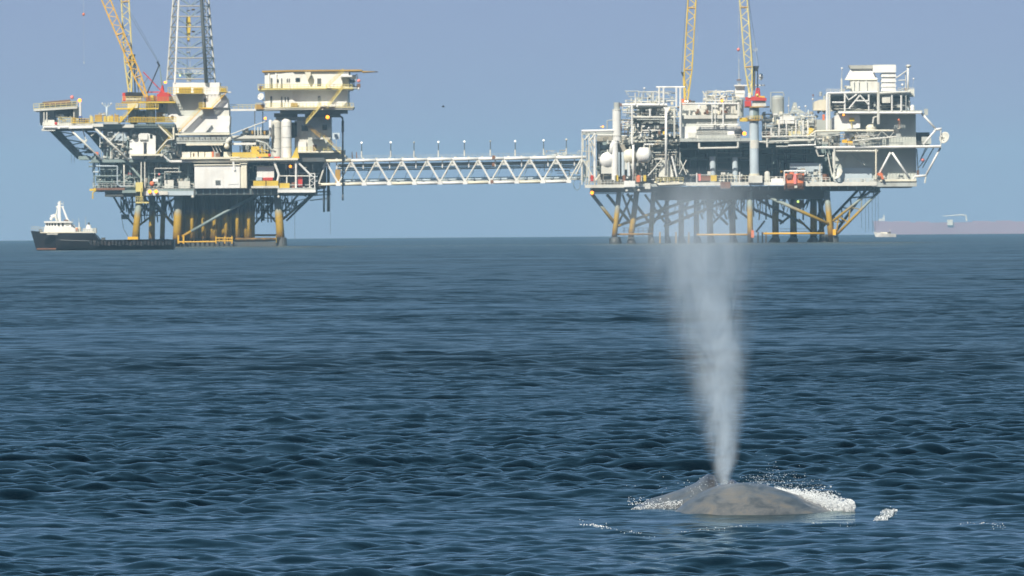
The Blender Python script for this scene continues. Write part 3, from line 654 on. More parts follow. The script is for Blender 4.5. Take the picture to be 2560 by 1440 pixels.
    g.ball('pump', 'red', 674, 388, 4, 0); g.ball('pump', 'orange', 650, 394, 3, 0); g.box('locker', 'red', 685, 392, 700, 396, 0, 1.5); g.poly('ladder_base', 'yellow', [(728, 396), (742, 366), (748, 396)], -0.5, 1)
    g.box('deck_plate', 'cream', 575, 396, 745, 400, -1, 4); g.rail('paleyellow', 575, 397, 640, 397, 11, -0.8, kick=False)
    g.tube('beam', 'white', [(676, 300, 3), (676, 342, 3)], 4.0, 8); g.tube('boom', 'offwhite', [(575, 337, 1), (640, 312, 1), (668, 302, 1)], 1.5, 6)
    for x in (637, 645, 652): g.tube('post', 'offwhite', [(x, 280 if x < 640 else 318, 6), (x, 345, 6)], 1.8 if x > 640 else 1.2, 5)
    g.box('deck_plate', 'grey', 742, 376, 862, 402, 8, 20); g.box('walkway', 'cream', 742, 378, 852, 381, 4, 8); g.rail('paleyellow', 745, 379, 852, 379, 11, 4, kick=False)
    g.finish()
    return t
LP = left_platform()

def silo(cx, y0, y1, r, d, mat, label):
    t = thing('storage_silo', label, 'silo', P(cx, y1, DL + d), 'silos beside the drill floor'); g = Kit(t, DL)
    g.cyl('silo_shell', mat, cx, y0, y1, r, d, 20, dome=0.5); g.cyl('silo_skirt', 'cream', cx, y1 - 6, y1 + 1, r * 0.92, d, 16)
    for y in (y0 + 18, y0 + 46, y0 + 70): g.cyl('hoop', 'grey', cx, y, y + 1.6, r + 0.4, d, 20)
    g.tube('fill_pipe', 'offwhite', [(cx - r - 1, y1, d), (cx - r - 1, y0 + 8, d), (cx - 2, y0 - 3, d)], 1.0, 6)
silo(717, 297, 394, 12.5, 2, 'white', 'bright white upright silo, right one of the pair under the crew quarters')
silo(692, 300, 392, 12.0, 5, 'offwhite', 'greyer upright silo, left one of the pair under the crew quarters')

def module(name, label, cat, x0, y0, x1, y1, d0, d1, mat, extra=None):
    t = thing(name, label, cat, P((x0 + x1) / 2, y1, DL + d0)); g = Kit(t, DL)
    g.box('module_wall', mat, x0, y0, x1, y1, d0, d1)
    n = max(2, int((x1 - x0) / 14))
    for i in range(1, n): g.box('panel_joint', 'offwhite', x0 + (x1 - x0) * i / n - 0.35, y0 + 1, x0 + (x1 - x0) * i / n + 0.35, y1 - 1, d0 - 0.05, d0 - 0.002)
    g.box('module_roof', 'cream', x0 - 1, y0 - 2, x1 + 1, y0 - 0.03, d0 - 0.3, d1)
    if extra: extra(g)
    return t
def ex1(g):
    o = g.box('vent', 'grey', 538, 450, 551, 461, -1.1, -0.9)
    for i in range(4): g.box('louvre', 'dark', 539, 451.5 + i * 2.4, 550, 452.6 + i * 2.4, -1.18, -1.11, o)
    g.poly('door', 'white', [(560, 430), (590, 430), (596, 460), (572, 461)], -1.0, -0.95)
module('equipment_module', 'long white boxy module with a small grey vent low on its wall, above the conductors', 'module', 486, 413, 600, 470, -0.9, 8, 'white', ex1)
module('equipment_module', 'narrow cream module right against the end of the long white module', 'module', 601, 410, 617, 470, -0.8, 7, 'cream')
module('equipment_module', 'small white module with red barrels and yellow guards below it', 'module', 642, 417, 685, 444, 1.5, 7, 'white')

# ---- crew quarters with helideck
def quarters():
    t = thing('crew_quarters', 'two-storey white crew quarters under a flat helideck, yellow stairs on its right', 'building', P(765, 300, DL + 8)); g = Kit(t, DL)
    # octagonal plan: left facet swings back
    def storey(y0, y1, mat, x0, xm, x1, inset=0):
        a, b, c = g.at(x0, y1, 9), g.at(xm, y1, 1.5), g.at(x1, y1, 1.5); h = g.at(x0, y0, 9).z - a.z
        pl = [(a.x, a.y), (b.x, b.y), (c.x, c.y), (c.x + 0.2, c.y + 16), (a.x, a.y + 12)]
        v = [Vector((x, y, a.z)) for x, y in pl] + [Vector((x, y, a.z + h)) for x, y in pl]; n = 5
        f = [tuple(range(n))[::-1], tuple(range(n, 2 * n))] + [(i, (i + 1) % n, (i + 1) % n + n, i + n) for i in range(n)]
        return g.put('wall', mat, (v, f))
    up = storey(182, 222, 'white', 662, 732, 872); lo = storey(228, 268, 'white', 662, 732, 870)
    def slab(name, mat, y0, y1, x0, xm, x1, d0=7.0, d1=-1.2):
        a, b, c = g.at(x0, y1, d0), g.at(xm, y1, d1), g.at(x1, y1, d1); h = g.at(x0, y0, d0).z - a.z
        pl = [(a.x, a.y), (b.x, b.y), (c.x, c.y), (c.x, c.y + 20), (a.x, a.y + 16)]
        v = [Vector((x, y, a.z)) for x, y in pl] + [Vector((x, y, a.z + h)) for x, y in pl]; n = 5
        f = [tuple(range(n))[::-1], tuple(range(n, 2 * n))] + [(i, (i + 1) % n, (i + 1) % n + n, i + n) for i in range(n)]
        return g.put(name, mat, (v, f))
    slab('helideck', 'ochre', 176.5, 180.5, 655, 735, 905, 8.6, 0.9); g.poly('helideck_wing', 'ochre', [(905, 177), (944, 178.5), (905, 181)], 1.0, 14)
    slab('deck_edge', 'paleyellow', 222, 225.5, 645, 725, 882); slab('deck_edge', 'offwhite', 225.6, 228, 647, 726, 880, 7.2, -1.0)
    slab('deck_edge', 'cream', 269, 272.5, 636, 712, 884); slab('deck_edge', 'offwhite', 272.6, 276, 637, 712, 882, 7.2, -1.0)
    for y, x0, xm, x1 in ((222, 645, 725, 880), (269, 640, 712, 884)):
        g.rail('paleyellow', x0, y, xm, y, 11, 7, -1.2, step=9); g.rail('paleyellow', xm, y, x1, y, 11, -1.2, step=9)
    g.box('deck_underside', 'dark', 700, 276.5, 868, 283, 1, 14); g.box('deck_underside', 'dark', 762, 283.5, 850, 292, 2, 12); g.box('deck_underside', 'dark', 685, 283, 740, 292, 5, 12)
    F = lambda x: 1.5 + (732 - x) / 70 * 7.5 if x < 732 else 1.5         # depth of the wall at a column
    for x, y0, y1, w_ in ((679, 195, 222, 4.5), (695, 198, 206, 3), (704, 196, 222, 3), (718, 197, 205, 2.5), (723, 197, 205, 2.5), (713, 243, 254, 2.5), (720, 243, 254, 2.5), (678, 241, 268, 4.5), (704, 242, 268, 3)):
        g.box('window' if y1 - y0 < 14 else 'door', 'glass' if y1 - y0 < 14 else 'dark', x - w_ / 2, y0, x + w_ / 2, y1, F(x) - 0.35, F(x) + 0.3)
    g.window(739, 195, 750, 205, 1.5); g.window(769, 187, 778, 195, 1.5, mat='grey'); g.door(793, 196, 803, 221, 1.5, 'dark'); g.window(795, 241, 801, 250, 1.5); g.door(795, 243, 801, 267, 1.45, 'grey')
    g.poly('awning', 'cream', [(762, 180), (777, 180), (777, 187), (770, 200), (768, 199)], -0.2, 1.4)
    g.box('stores_crate', 'ochre', 727, 257, 744, 267, -0.4, 1); g.box('stores_crate', 'ochre', 637, 261, 660, 273, 4.5, 6); g.box('stores_crate', 'brown', 648, 215, 659, 222, 6, 7.5)
    for x in (672, 690): g.box('corner_post', 'white', x - 1.8, 183, x + 1.8, 222, F(x) - 0.8, F(x) - 0.4)
    g.box('wall_band', 'cream', 733, 217, 870, 221, 1.38, 1.498)
    g.box('balcony', 'grey', 872, 218, 892, 222, 0, 10); g.box('plant_box', 'offwhite', 856, 192, 872, 221, 0.2, 1.4); g.box('plant_box', 'dark', 874, 188, 890, 198, 2, 6); g.gear((872, 196, 898, 220), (1, 8), 12, 31, ('grey', 'teal', 'dark', 'offwhite'), 3, 8)
    g.tube('davit', 'dark', [(885, 218, 2), (885, 190, 2), (892, 185, 2), (894, 198, 2)], 1.2, 5); g.ball('life_ring', 'pink', 897, 202, 4.5, 1); g.box('plant_box', 'brown', 892, 209, 901, 219, 1, 3); g.ball('buoy', 'white', 896, 222, 3.4, 1)
    g.stair('paleyellow', 765, 309, 803, 264, -2.4, t=3, rail='yellow', rh=9); g.stair('paleyellow', 818, 270, 856, 222, -2.4, t=3, rail='yellow', rh=9); g.stair('paleyellow', 815, 221, 858, 180, -2.0, t=2.4, rail='yellow', rh=9)
    g.box('walkway', 'cream', 800, 263, 822, 266, -2.6, -1.3); g.box('walkway', 'white', 850, 188, 880, 192, -2, 1.2); g.tube('beam', 'cream', [(806, 275, -2), (808, 262, -2)], 1.5, 5)
    # accommodation legs and the plant level below
    g.box('wall', 'greenwall', 742, 292, 828, 384, 6, 20); g.box('wall', 'greenwall', 770, 318, 829, 385, 5.2, 5.99); g.box('wall', 'grey', 690, 284, 742, 300, 6, 16); g.box('wall', 'offwhite', 736, 302, 772, 380, 5.6, 5.99)
    g.window(754, 314, 770, 327, 5.4, mat='black'); g.window(806, 312, 817, 325, 5.1, mat='black'); g.box('wall', 'white', 740, 354, 766, 382, 5.0, 5.5); g.door(728, 306, 738, 345, 5.5, 'dark')
    g.stair('paleyellow', 800, 334, 852, 384, 2.2, t=2.0, rail='ochre', rh=8); g.stair('ochre', 760, 308, 800, 344, 3.4, t=2.2); g.box('walkway', 'offwhite', 778, 344, 808, 348, 2, 5); g.door(782, 362, 792, 378, 5.1, 'brown')
    g.box('shade_panel', 'black', 722, 306, 742, 342, 5.2, 5.5)  # black sheet standing in for the shade inside the opening
    for x in (637, 657): g.tube('post', 'dark', [(x, 278, 8), (x, 345, 8)], 1.2, 5)
    sg = g.box('notice_board', 'paleblue', 831, 332, 849, 348, 3, 3.2); g.tube('post', 'grey', [(841, 348, 3.1), (841, 380, 3.1)], 0.8, 5)
    # bridge to the drill floor
    g.box('walkway', 'white', 572, 272.5, 640, 277, 3, 5.5); g.rail('paleyellow', 574, 273, 640, 273, 11, 3, kick=False, step=12)
    g.finish()
quarters()

def dish(px, py, Y, r, nx, ny, nz, label, mat='offwhite', group=None, stalk=None, cat='antenna'):
    t = thing('dish_antenna', label, cat, P(px, py, Y), group); k = Y / FPX; R = r * k
    ax = Vector((nx, ny, nz)).normalized(); u = ax.cross(Vector((0, 0, 1))).normalized(); v = ax.cross(u); o = P(px, py, Y)
    V, Fc = [], []; n = 20; rings = ((0.02, 0.0), (0.45, 0.06), (0.8, 0.19), (1.0, 0.3), (1.0, 0.26), (0.8, 0.13), (0.45, -0.02), (0.02, -0.1))
    for rr, h in rings:
        for i in range(n):
            a = 2 * math.pi * i / n; V.append(o + (u * math.cos(a) + v * math.sin(a)) * R * rr + ax * R * h)
    for i in range(len(rings) - 1):
        for j in range(n):
            a, b = i * n + j, i * n + (j + 1) % n; Fc.append((a, b, b + n, a + n))
    mesh_obj('reflector', V, Fc, mat, t, True)
    mesh_obj('feed_arm', *tube_mesh([o + u * R * 0.9 + ax * R * 0.25, o + ax * R * 0.9], 0.06, 5), 'grey', t)
    mesh_obj('feed_horn', *tube_mesh([o + ax * R * 0.75, o + ax * R * 1.0], 0.14, 8), 'white', t)
    if stalk: mesh_obj('bracket', *tube_mesh([o - ax * R * 0.08, P(stalk[0], stalk[1], Y)], 0.12, 6), 'offwhite', t)
dish(653, 242, DL + 3, 9, -0.55, -1, 0.35, 'small white dish antenna on the left flank of the crew quarters', 'white', None, (664, 262))

def exhaust():
    t = thing('exhaust_pipe', 'black exhaust pipe bending down past the right side of the crew quarters', 'pipe', P(857, 500, DL + 3)); g = Kit(t, DL)
    g.tube('pipe_run', 'black', [(780, 291, 3), (850, 291, 3), (856, 294, 3), (857, 300, 3), (857, 500, 3)], [2.6, 2.6, 2.6, 2.4, 2.0], 8)
    g.tube('lagging', 'black', [(857, 302, 3), (857, 330, 3)], 3.4, 8); g.tube('pipe_tip', 'dark', [(857, 486, 3), (857, 501, 3)], 2.4, 8)
exhaust()

def antenna_mast(px, y0, y1, d, Y, label, kind='tee'):
    t = thing('antenna_mast', label, 'mast', P(px, y1, Y + d)); g = Kit(t, Y)
    g.tube('pole', 'paleblue', [(px, y1, d), (px, y0 + 10, d)], [3, 2.6], 8)
    for a, b in ((-11, 2), (-5, -1), (5, -1), (11, 2)): g.tube('arm', 'paleblue', [(px, y0 + 12, d), (px + a, y0 + b, d)], 1.0, 5)
    for a in (-11, 11): g.ball('lamp_head', 'white', px + a, y0 + 1, 2.2, d)
antenna_mast(267, 258, 305, 4, DL, 'pale floodlight mast with spreading arms above the yellow crates')
def lamp_post(px, y0, y1, d, label):
    t = thing('beacon_post', label, 'post', P(px, y1, DL + d)); g = Kit(t, DL)
    g.cyl('post', 'white', px, y0, y1, 3.0, d, 10); g.cyl('post_base', 'blue', px, y1 - 8, y1, 4.2, d, 8); g.box('post_cap', 'white', px - 3.4, y0 - 1, px + 3.4, y0, d - 0.3, d + 0.3)
lamp_post(201, 256, 298, -0.2, 'white post carrying an amber beacon beside the pipe rack')
lamp(199, 251, DL, -0.2, 'amber beacon on the white post beside the pipe rack', 5.5)
def balloon():
    t = thing('marker_ball', 'round pink obstruction marker on a stalk above the pipe rack', 'marker', P(180, 262, DL + 4)); g = Kit(t, DL)
    g.ball('ball', 'pink', 180, 243, 4.6, 4, 12, sq=1.1); g.tube('stalk', 'grey', [(180, 247, 4), (181, 268, 4)], 0.6, 5)
balloon()
lamp(413, 206, DL, 1, 'amber lamp at the foot of the derrick beside the red crane', 4)
lamp(726, 416, DL, 4, 'amber lamp inside the dark framed bay, left of the footbridge', 4)
lamp(819, 293, DL, -1.5, 'large amber lamp under the right end of the crew quarters', 5.5)
lamp(663, 296, DL, 0, 'amber lamp at the tip of the thin white boom left of the silos', 4)
lamp(374, 479, DL, -0.3, 'left one of the twin amber lamps on the lower deck edge', 5.6)
lamp(390, 479, DL, -0.3, 'right one of the twin amber lamps on the lower deck edge', 5.4)

# ---- derrick
def derrick():
    t = thing('derrick', 'tall open lattice derrick with a dark standpipe, rising above the white drill floor', 'derrick', P(480, 207, DL + 10)); g = Kit(t, DL)
    TOP = -330
    def X(xb, xt, y): return xb + (xt - xb) * (208 - y) / 208.0
    legs = {'fl': (437, 447, 4), 'bl': (417, 433, 15), 'fr': (514, 504, 4.2), 'br': (538, 522, 15)}
    def pt(c, y):
        xb, xt, d = legs[c]; f = (208 - y) / 208.0
        return (X(xb, xt, y), y, d + (9.5 - d) * 0.135 * f)
    for c, m, r in (('fl', 'white', 2.6), ('bl', 'offwhite', 2.4), ('fr', 'taupe', 2.2), ('br', 'offwhite', 2.4)):
        q = [208] + list(range(184, -331, -52)) + [TOP]
        for a, b in zip(q[:-1], q[1:]): g.tube('derrick_leg', m, [pt(c, a), pt(c, b)], r, 6)
    ys = list(range(197, TOP, -26))
    pairs = (('fl', 'fr'), ('bl', 'br'), ('fl', 'bl'), ('fr', 'br'))
    for i, y in enumerate(ys):
        for a, b in pairs:
            g.tube('girt', 'taupe' if a[0] == 'f' else 'teal', [pt(a, y), pt(b, y)], 1.6, 5)
            if i + 1 < len(ys):
                m_ = tuple((p + q) / 2 for p, q in zip(pt(a, y), pt(b, y)))
                if a in 'flbl' and b in ('fr', 'br'):
                    g.tube('diagonal', 'teal', [pt(a, ys[i + 1]), m_], 1.2, 4); g.tube('diagonal', 'teal', [pt(b, ys[i + 1]), m_], 1.2, 4)
                else: g.tube('diagonal', 'taupe', [pt(a, y), pt(b, ys[i + 1])], 1.2, 4); g.tube('diagonal', 'taupe', [pt(b, y), pt(a, ys[i + 1])], 1.2, 4)
    g.tube('standpipe', 'dark', [(516, 207, 3.4), (509, 100, 3.6), (504, 0, 4), (492, -330, 6)], [5.2, 4.8, 4.4, 3], 8)
    for y in range(200, -320, -9): g.tube('ladder_rung', 'offwhite', [(X(519, 507, y), y, 5), (X(527, 511, y), y, 5)], 0.5, 4)
    for e in (519, 527): g.tube('ladder_rail', 'grey', [(e, 206, 5), (X(e, e - 13, -320), -320, 5)], 0.8, 4)
    g.poly('travelling_block', 'yellow', [(466, 42), (475, 40), (477, 62), (474, 100), (468, 100), (465, 62)], 8.5, 10); g.box('block_hook', 'ochre', 469, 92, 473, 104, 8.8, 9.6)
    g.cyl('top_drive', 'grey', 472, 185, 204, 6, 9, 10); g.box('top_drive_frame', 'teal', 463, 182, 480, 188, 8, 10.5); g.box('monkey_board', 'grey', 440, 182, 512, 185, 9, 12)
    for x in (468, 474): g.tube('drill_line', 'grey', [(x, -320, 9), (x, 42, 9)], 0.5, 4)
    for x in (468, 475): g.tube('bail', 'grey', [(x, 100, 9), (x, 184, 9)], 0.7, 4)
    for x, y in ((483, 24), (483, 79), (471, 27), (470, 131)): g.box('guide_bracket', 'ochre' if x > 475 else 'grey', x - 4, y - 2, x + 4, y + 2, 8, 9)
    g.ball('lamp_head', 'lamp_green', 450, 189, 2.2, 3.6); g.rail('offwhite', 440, 182, 512, 182, 7, 9, kick=False)
    g.finish()
derrick()

# ---- cranes of the left platform
def lattice_boom(g, mat, a, b, w0, w1, d, th, n, r, web=0.62, skip=True):
    """four-chord lattice boom from a to b (picture), widths w0 to w1 in pixels, thickness th metres in depth"""
    ax, ay = a; bx, by = b; L = math.hypot(bx - ax, by - ay); nx, ny = -(by - ay) / L, (bx - ax) / L
    def c(t, sx, sd): 
        tw = min(1, t * 7, (1 - t) * 10 + 0.2)
        w_ = (w0 + (w1 - w0) * t) * 0.5 * max(0.35, tw)
        return (ax + (bx - ax) * t + nx * w_ * sx, ay + (by - ay) * t + ny * w_ * sx, d + th * (0.5 + 0.5 * sd))
    br = [0, 0.14] + [0.14 + 0.86 * i / 6 for i in range(1, 7)]
    for sx in (-1, 1):
        for sd in (-1, 1):
            g.tube('boom_chord', mat, [c(t, sx, sd) for t in br], r, 6)
    for i in range(n):
        t0, t1 = i / n, (i + 1) / n; s_ = 1 if i % 2 else -1
        for sd in (-1, 1): g.tube('boom_lacing', mat, [c(t0, -s_, sd), c(t1, s_, sd)], r * web, 4)
        for sx in (-1, 1): g.tube('boom_lacing', mat, [c(t0, sx, -s_), c(t1, sx, s_)], r * web, 4)
    for t in (0.14, 0.14 + 0.86 / 3, 0.14 + 0.86 * 2 / 3): 
        g.tube('boom_splice', 'ochre', [c(t, -1, -1), c(t, 1, -1)], r * 1.3, 5)
def crane_one():
    t = thing('pedestal_crane', 'red crane with a bright yellow lattice boom raked to the left, beside the derrick', 'crane', P(400, 256, DL + 2)); g = Kit(t, DL)
    g.poly('crane_house', 'red', [(392, 253), (392, 236), (402, 231), (422, 231), (429, 240), (429, 253)], 0.5, 5); g.poly('crane_mast', 'red', [(400, 236), (404, 212), (408, 212), (412, 236)], 2, 3)
    g.box('crane_deck', 'yellow', 346, 254, 438, 257, -0.5, 7); g.rail('ochre', 346, 254, 438, 254, 11, -0.5, step=8); g.box('engine_cover', 'orange', 365, 240, 390, 253, 1, 4); g.box('operator_cab', 'yellow', 376, 238, 384, 250, -0.2, 1)
    g.box('crane_grille', 'dark', 422, 241, 431, 252, 0.2, 0.45); g.box('crane_beam', 'red', 366, 229, 404, 231.5, 2, 3)
    g.tube('crane_gantry', 'black', [(367, 235, 1), (398, 163, 1)], 1.7, 6); g.tube('crane_gantry', 'black', [(399, 165, 1), (393, 154, 1)], 2.6, 6); g.tube('crane_backstay', 'teal', [(399, 164, 1), (405, 214, 1)], [1.0, 2.4], 6)
    g.tube('crane_strut', 'red', [(358, 180, 3), (402, 226, 3)], 1.5, 6); g.tube('crane_strut', 'rust', [(358, 212, 4), (372, 190, 4)], 0.7, 5)
    g.tube('pendant_line', 'dark', [(396, 157, 1), (328, 44, 1), (215, -125, 1)], 0.6, 4); g.tube('pendant_line', 'dark', [(399, 157, 2), (334, 44, 2), (218, -125, 2)], 0.45, 4)
    for y in (239, 243, 247): g.box('cover_slat', 'rust', 367, y, 389, y + 1.2, 0.9, 0.99)
    lattice_boom(g, 'bright', (366, 243), (212, -128), 17, 22, 0, 1.9, 34, 1.9)
    g.finish()
def crane_two():
    t = thing('pedestal_crane', 'crane with dark-roofed red house and an upright pale yellow boom, behind the raked one', 'crane', P(335, 256, DL + 12)); g = Kit(t, DL)
    g.box('crane_house', 'red', 306, 232, 315, 252, 9, 13); g.box('crane_roof', 'black', 313, 231, 357, 239, 8.5, 13); g.box('crane_house', 'brown', 314, 239.2, 356, 245, 9.2, 12.5); g.box('crane_house', 'offwhite', 314, 245.2, 353, 253, 8.8, 12.5)
    g.box('crane_deck', 'ochre', 303, 254, 366, 257, 8, 14); g.rail('paleyellow', 306, 254, 360, 254, 12, 8, step=9, kick=False)
    for x0, x1 in ((323, 326), (340, 334)): g.tube('crane_gantry', 'dark', [(x0 - 2, 231, 10), (x1, 142, 10)], 1.9, 6); g.tube('crane_gantry', 'grey', [(x0 + 7, 231, 11), (x1 + 2, 142, 11)], 1.6, 6)
    g.box('gantry_head', 'ochre', 323, 139, 335, 153, 9.5, 11); g.box('gantry_sheave', 'dark', 322, 136, 338, 141, 10, 10.6)
    lattice_boom(g, 'paleyellow', (325, 230), (297, -300), 19, 19, 8, 2.0, 36, 2.0)
    g.cyl('crane_pedestal', 'grey', 335, 257, 312, 9, 11, 14)
    g.finish()
crane_one(); crane_two()
def hook(px, y0, yb, y1, d, Y, label, mat='orange', r=3.4):
    t = thing('crane_hook', label, 'crane hook', P(px, yb, Y + d), None); g = Kit(t, Y)
    g.tube('hoist_line', 'grey', [(px, y0, d), (px, yb, d)], 0.28, 4); g.ball('headache_ball', mat, px, yb, r, d, 12, sq=1.15); g.tube('sling', 'grey', [(px, yb, d), (px + 1, y1, d)], 0.22, 4); g.box('hook_block', 'grey', px, y1 - 1, px + 2, y1 + 4, d - 0.1, d + 0.1)
hook(209, -125, 36, 155, 1, DL, 'small orange ball hook hanging on a thin line from the raked yellow boom')
# ------------------------------------------------------------------ footbridge between the platforms
DB = 2604.0
def bridge():
    t = thing('footbridge', 'long white triangular-truss footbridge joining the two platforms', 'bridge', P(1135, 461, DB)); g = Kit(t, DB)
    yt = lambda x: 402.5 + (x - 812) * (393 - 402.5) / (1466 - 812)
    yb = lambda x: 461.5 + (x - 795) * (453 - 461.5) / (1460 - 795)
    ap = [815, 878, 941, 1004.5, 1068, 1131.5, 1196, 1260, 1324.5, 1390, 1455]
    no = [797, 846, 910, 973, 1036, 1100, 1163, 1227, 1292, 1357, 1422, 1478]
    def chord(x0, x1, f, d, r, m, name='chord'): g.tube(name, m, [(x0, f(x0), d), (x1, f(x1), d)], r, 8)
    for d, m, rr in ((0, 'white', 1.0), (5.2, 'greenwall', 0.8)):
        for i in range(len(ap) - 1): chord(ap[i] - (4 if i == 0 else 0), ap[i + 1] + (10 if i == len(ap) - 2 else 0), yt, d, 4.3 * rr, 'cream' if (m == 'white' and i < 1) else m)
        for i in range(len(no) - 2): chord(no[i], no[i + 1], yb, d, 3.9 * rr, ('cream' if i in (0, 1, 3, 6, 8) else 'white') if d == 0 else m)
        for i, x in enumerate(ap):
            if i < len(no): g.tube('diagonal', 'offwhite' if d == 0 else m, [(x, yt(x) + 2, d), (no[i], yb(no[i]) - 2, d)], 2.2 * rr, 6)
            if i + 1 < len(no) and i < 10: g.tube('diagonal', 'white' if d == 0 else m, [(x, yt(x) + 2, d), (no[i + 1], yb(no[i + 1]) - 2, d)], 2.6 * rr, 6)
            if d == 0 and i < 10:
                g.poly('gusset', 'offwhite', [(x - 5, yt(x) + 6), (x + 5, yt(x) + 6), (x + 9, yt(x) + 16), (x - 9, yt(x) + 16)], d - 0.05, d + 0.12)
                g.poly('gusset_hole', 'dark', [(x - 2, yt(x) + 12), (x + 2, yt(x) + 12), (x, yt(x) + 8)], d - 0.09, d - 0.052)
    for x in no[1:11]: g.tube('cross_beam', 'grey', [(x, yb(x), 0), (x, yb(x), 5.2)], 2.4, 6); g.box('node_plate', 'white', x - 6, yb(x) - 4, x + 6, yb(x) + 3.6, -0.52, -0.36)
    for x in ap: g.tube('cross_beam', 'grey', [(x, yt(x), 0), (x, yt(x), 5.2)], 2.2, 6)
    g.tube('end_post', 'offwhite', [(1455, 396, 0), (1455, 452, 0)], 2.6, 6)
    # walkway deck, pipes carried inside the truss
    for i in range(10):
        x0, x1 = 846 + i * 61, 846 + (i + 1) * 61
        g.poly('walkway_panel', 'greenwall', [(x0, yt(x0) + 8), (x1 - 0.6, yt(x1) + 8), (x1 - 0.6, yt(x1) + 17), (x0, yt(x0) + 17)], 3.2, 3.5); g.poly('deck_panel', 'grey', [(x0, yt(x0) + 2), (x1 - 0.6, yt(x1) + 2), (x1 - 0.6, yt(x1) + 4), (x0, yt(x0) + 4)], 0.8, 4.6)
    for dy, r, m, d in ((13, 2.4, 'grey', 1.8), (20, 1.6, 'teal', 2.4), (24, 2.0, 'paleblue', 3.4), (51, 2.4, 'paleblue', 3.6), (55, 1.8, 'grey', 2.0), (47, 1.2, 'teal', 4.2)):
        g.tube('pipe', m, [(840, yt(840) + dy, d), (1452, yt(1452) + dy, d)], r, 6)
    for i in range(19):
        x = 842 + i * 33; g.tube('hanger', 'white' if i % 2 == 0 else 'grey', [(x, yt(x) + 3, 0.7), (x, yt(x) + 21, 0.7)], 1.6 if i % 2 == 0 else 0.8, 5); g.tube('strut', 'teal', [(x, yb(x), 3), (x + 15, yt(x) + 22, 3)], 0.8, 4)
        g.box('bracket', 'offwhite', x - 3, yt(x) - 6.5, x + 2, yt(x) - 4, -0.2, 0.3)
    for i in range(12): g.rail('grey', 830 + i * 52, yt(830 + i * 52) - 3, 882 + i * 52, yt(882 + i * 52) - 3, 9, 4.8, kick=False, step=13, r=0.4)
    for x, y in ((1233, 393), (1233, 411), (1229, 454)): g.box('rusty_flange', 'rust', x - 3, y - 4, x + 4, y + 4, -0.6, -0.3)
    g.box('expansion_joint', 'ochre', 838, 424, 851, 464, 0.5, 4); g.tube('strut', 'cream', [(862, 388, 1), (872, 402, 1)], 2.4, 6)
    g.pipes((1355, 376, 1450, 396), (0.5, 5), 24, 61, ('offwhite', 'grey', 'white'), 0.6, 1.4); g.gear((1358, 380, 1450, 402), (1, 4), 8, 62, ('offwhite', 'grey', 'paleblue'), 4, 12); g.pipes((1360, 404, 1450, 450), (1, 5), 16, 63, ('greenwall', 'grey', 'offwhite'), 0.7, 1.8)
    for x, c in ((880, 'brown'), (891, 'rust')): g.tube('valve_stem', c, [(x, 380, 3), (x + 1, 396, 3)], 1.2, 5)
    g.tube('hose_loop', 'teal', [(1432, 455, 2), (1436, 470, 2), (1443, 476, 2), (1450, 470, 2), (1450, 456, 2)], 0.9, 6)
    g.finish()
bridge()
# lamp standards on the bridge: one built, the rest copied with their parts
def children_of(o): return [c for c in COL.objects if c.parent is o]
lab = ['first lamp standard on the footbridge counted from the left platform', 'second lamp standard on the footbridge counted from the left platform', 'dim third lamp standard, headless-looking, left half of the footbridge',
       'lamp standard with the brightest white head, mid left of the footbridge', 'lamp standard at the middle of the footbridge, white head', 'dim lamp standard just right of the middle of the footbridge, beside rusty flange',
       'lamp standard with greenish head, third from the right platform', 'lamp standard with greenish head, second from the right platform', 'lamp standard with yellow box, nearest to the right platform']
PX = ((904, 357, 392), (977, 356, 391), (1035, 357, 391), (1096, 354, 390), (1161, 353, 389), (1226, 356, 388), (1288, 350, 388), (1359, 349, 386), (1416, 337, 384))
def lamp_standard():
    t = thing('lamp_standard', lab[0], 'lamp post', P(904, 393, DB + 0.4), 'lamp standards along the footbridge'); g = Kit(t, DB)
    g.cyl('socket', 'offwhite', 904, 378, 394, 1.8, 0.4, 8); g.tube('pole', 'dark', [(904, 379, 0.4), (904, 359, 0.4)], 1.2, 6); g.ball('lamp_head', 'lamp_white', 904, 357, 2.6, 0.4, 8)
    return t
l0 = lamp_standard(); base = l0.location.copy()
for i, (x, y0, y1) in enumerate(PX):
    if i == 0: continue
    c = l0.copy(); COL.objects.link(c); c.location = P(x, y1 + 1, DB + 0.4); c['label'] = lab[i]
    for ch in children_of(l0):
        q = ch.copy(); COL.objects.link(q); q.parent = c; q.matrix_parent_inverse = ch.matrix_parent_inverse.copy()
        if i in (2, 5) and 'head' in ch.name:
            q.data = ch.data.copy(); q.data.materials[0] = MATS['grey']
        if i in (0, 8) and 'head' in ch.name: q.data = ch.data.copy(); q.data.materials[0] = MATS['cream']
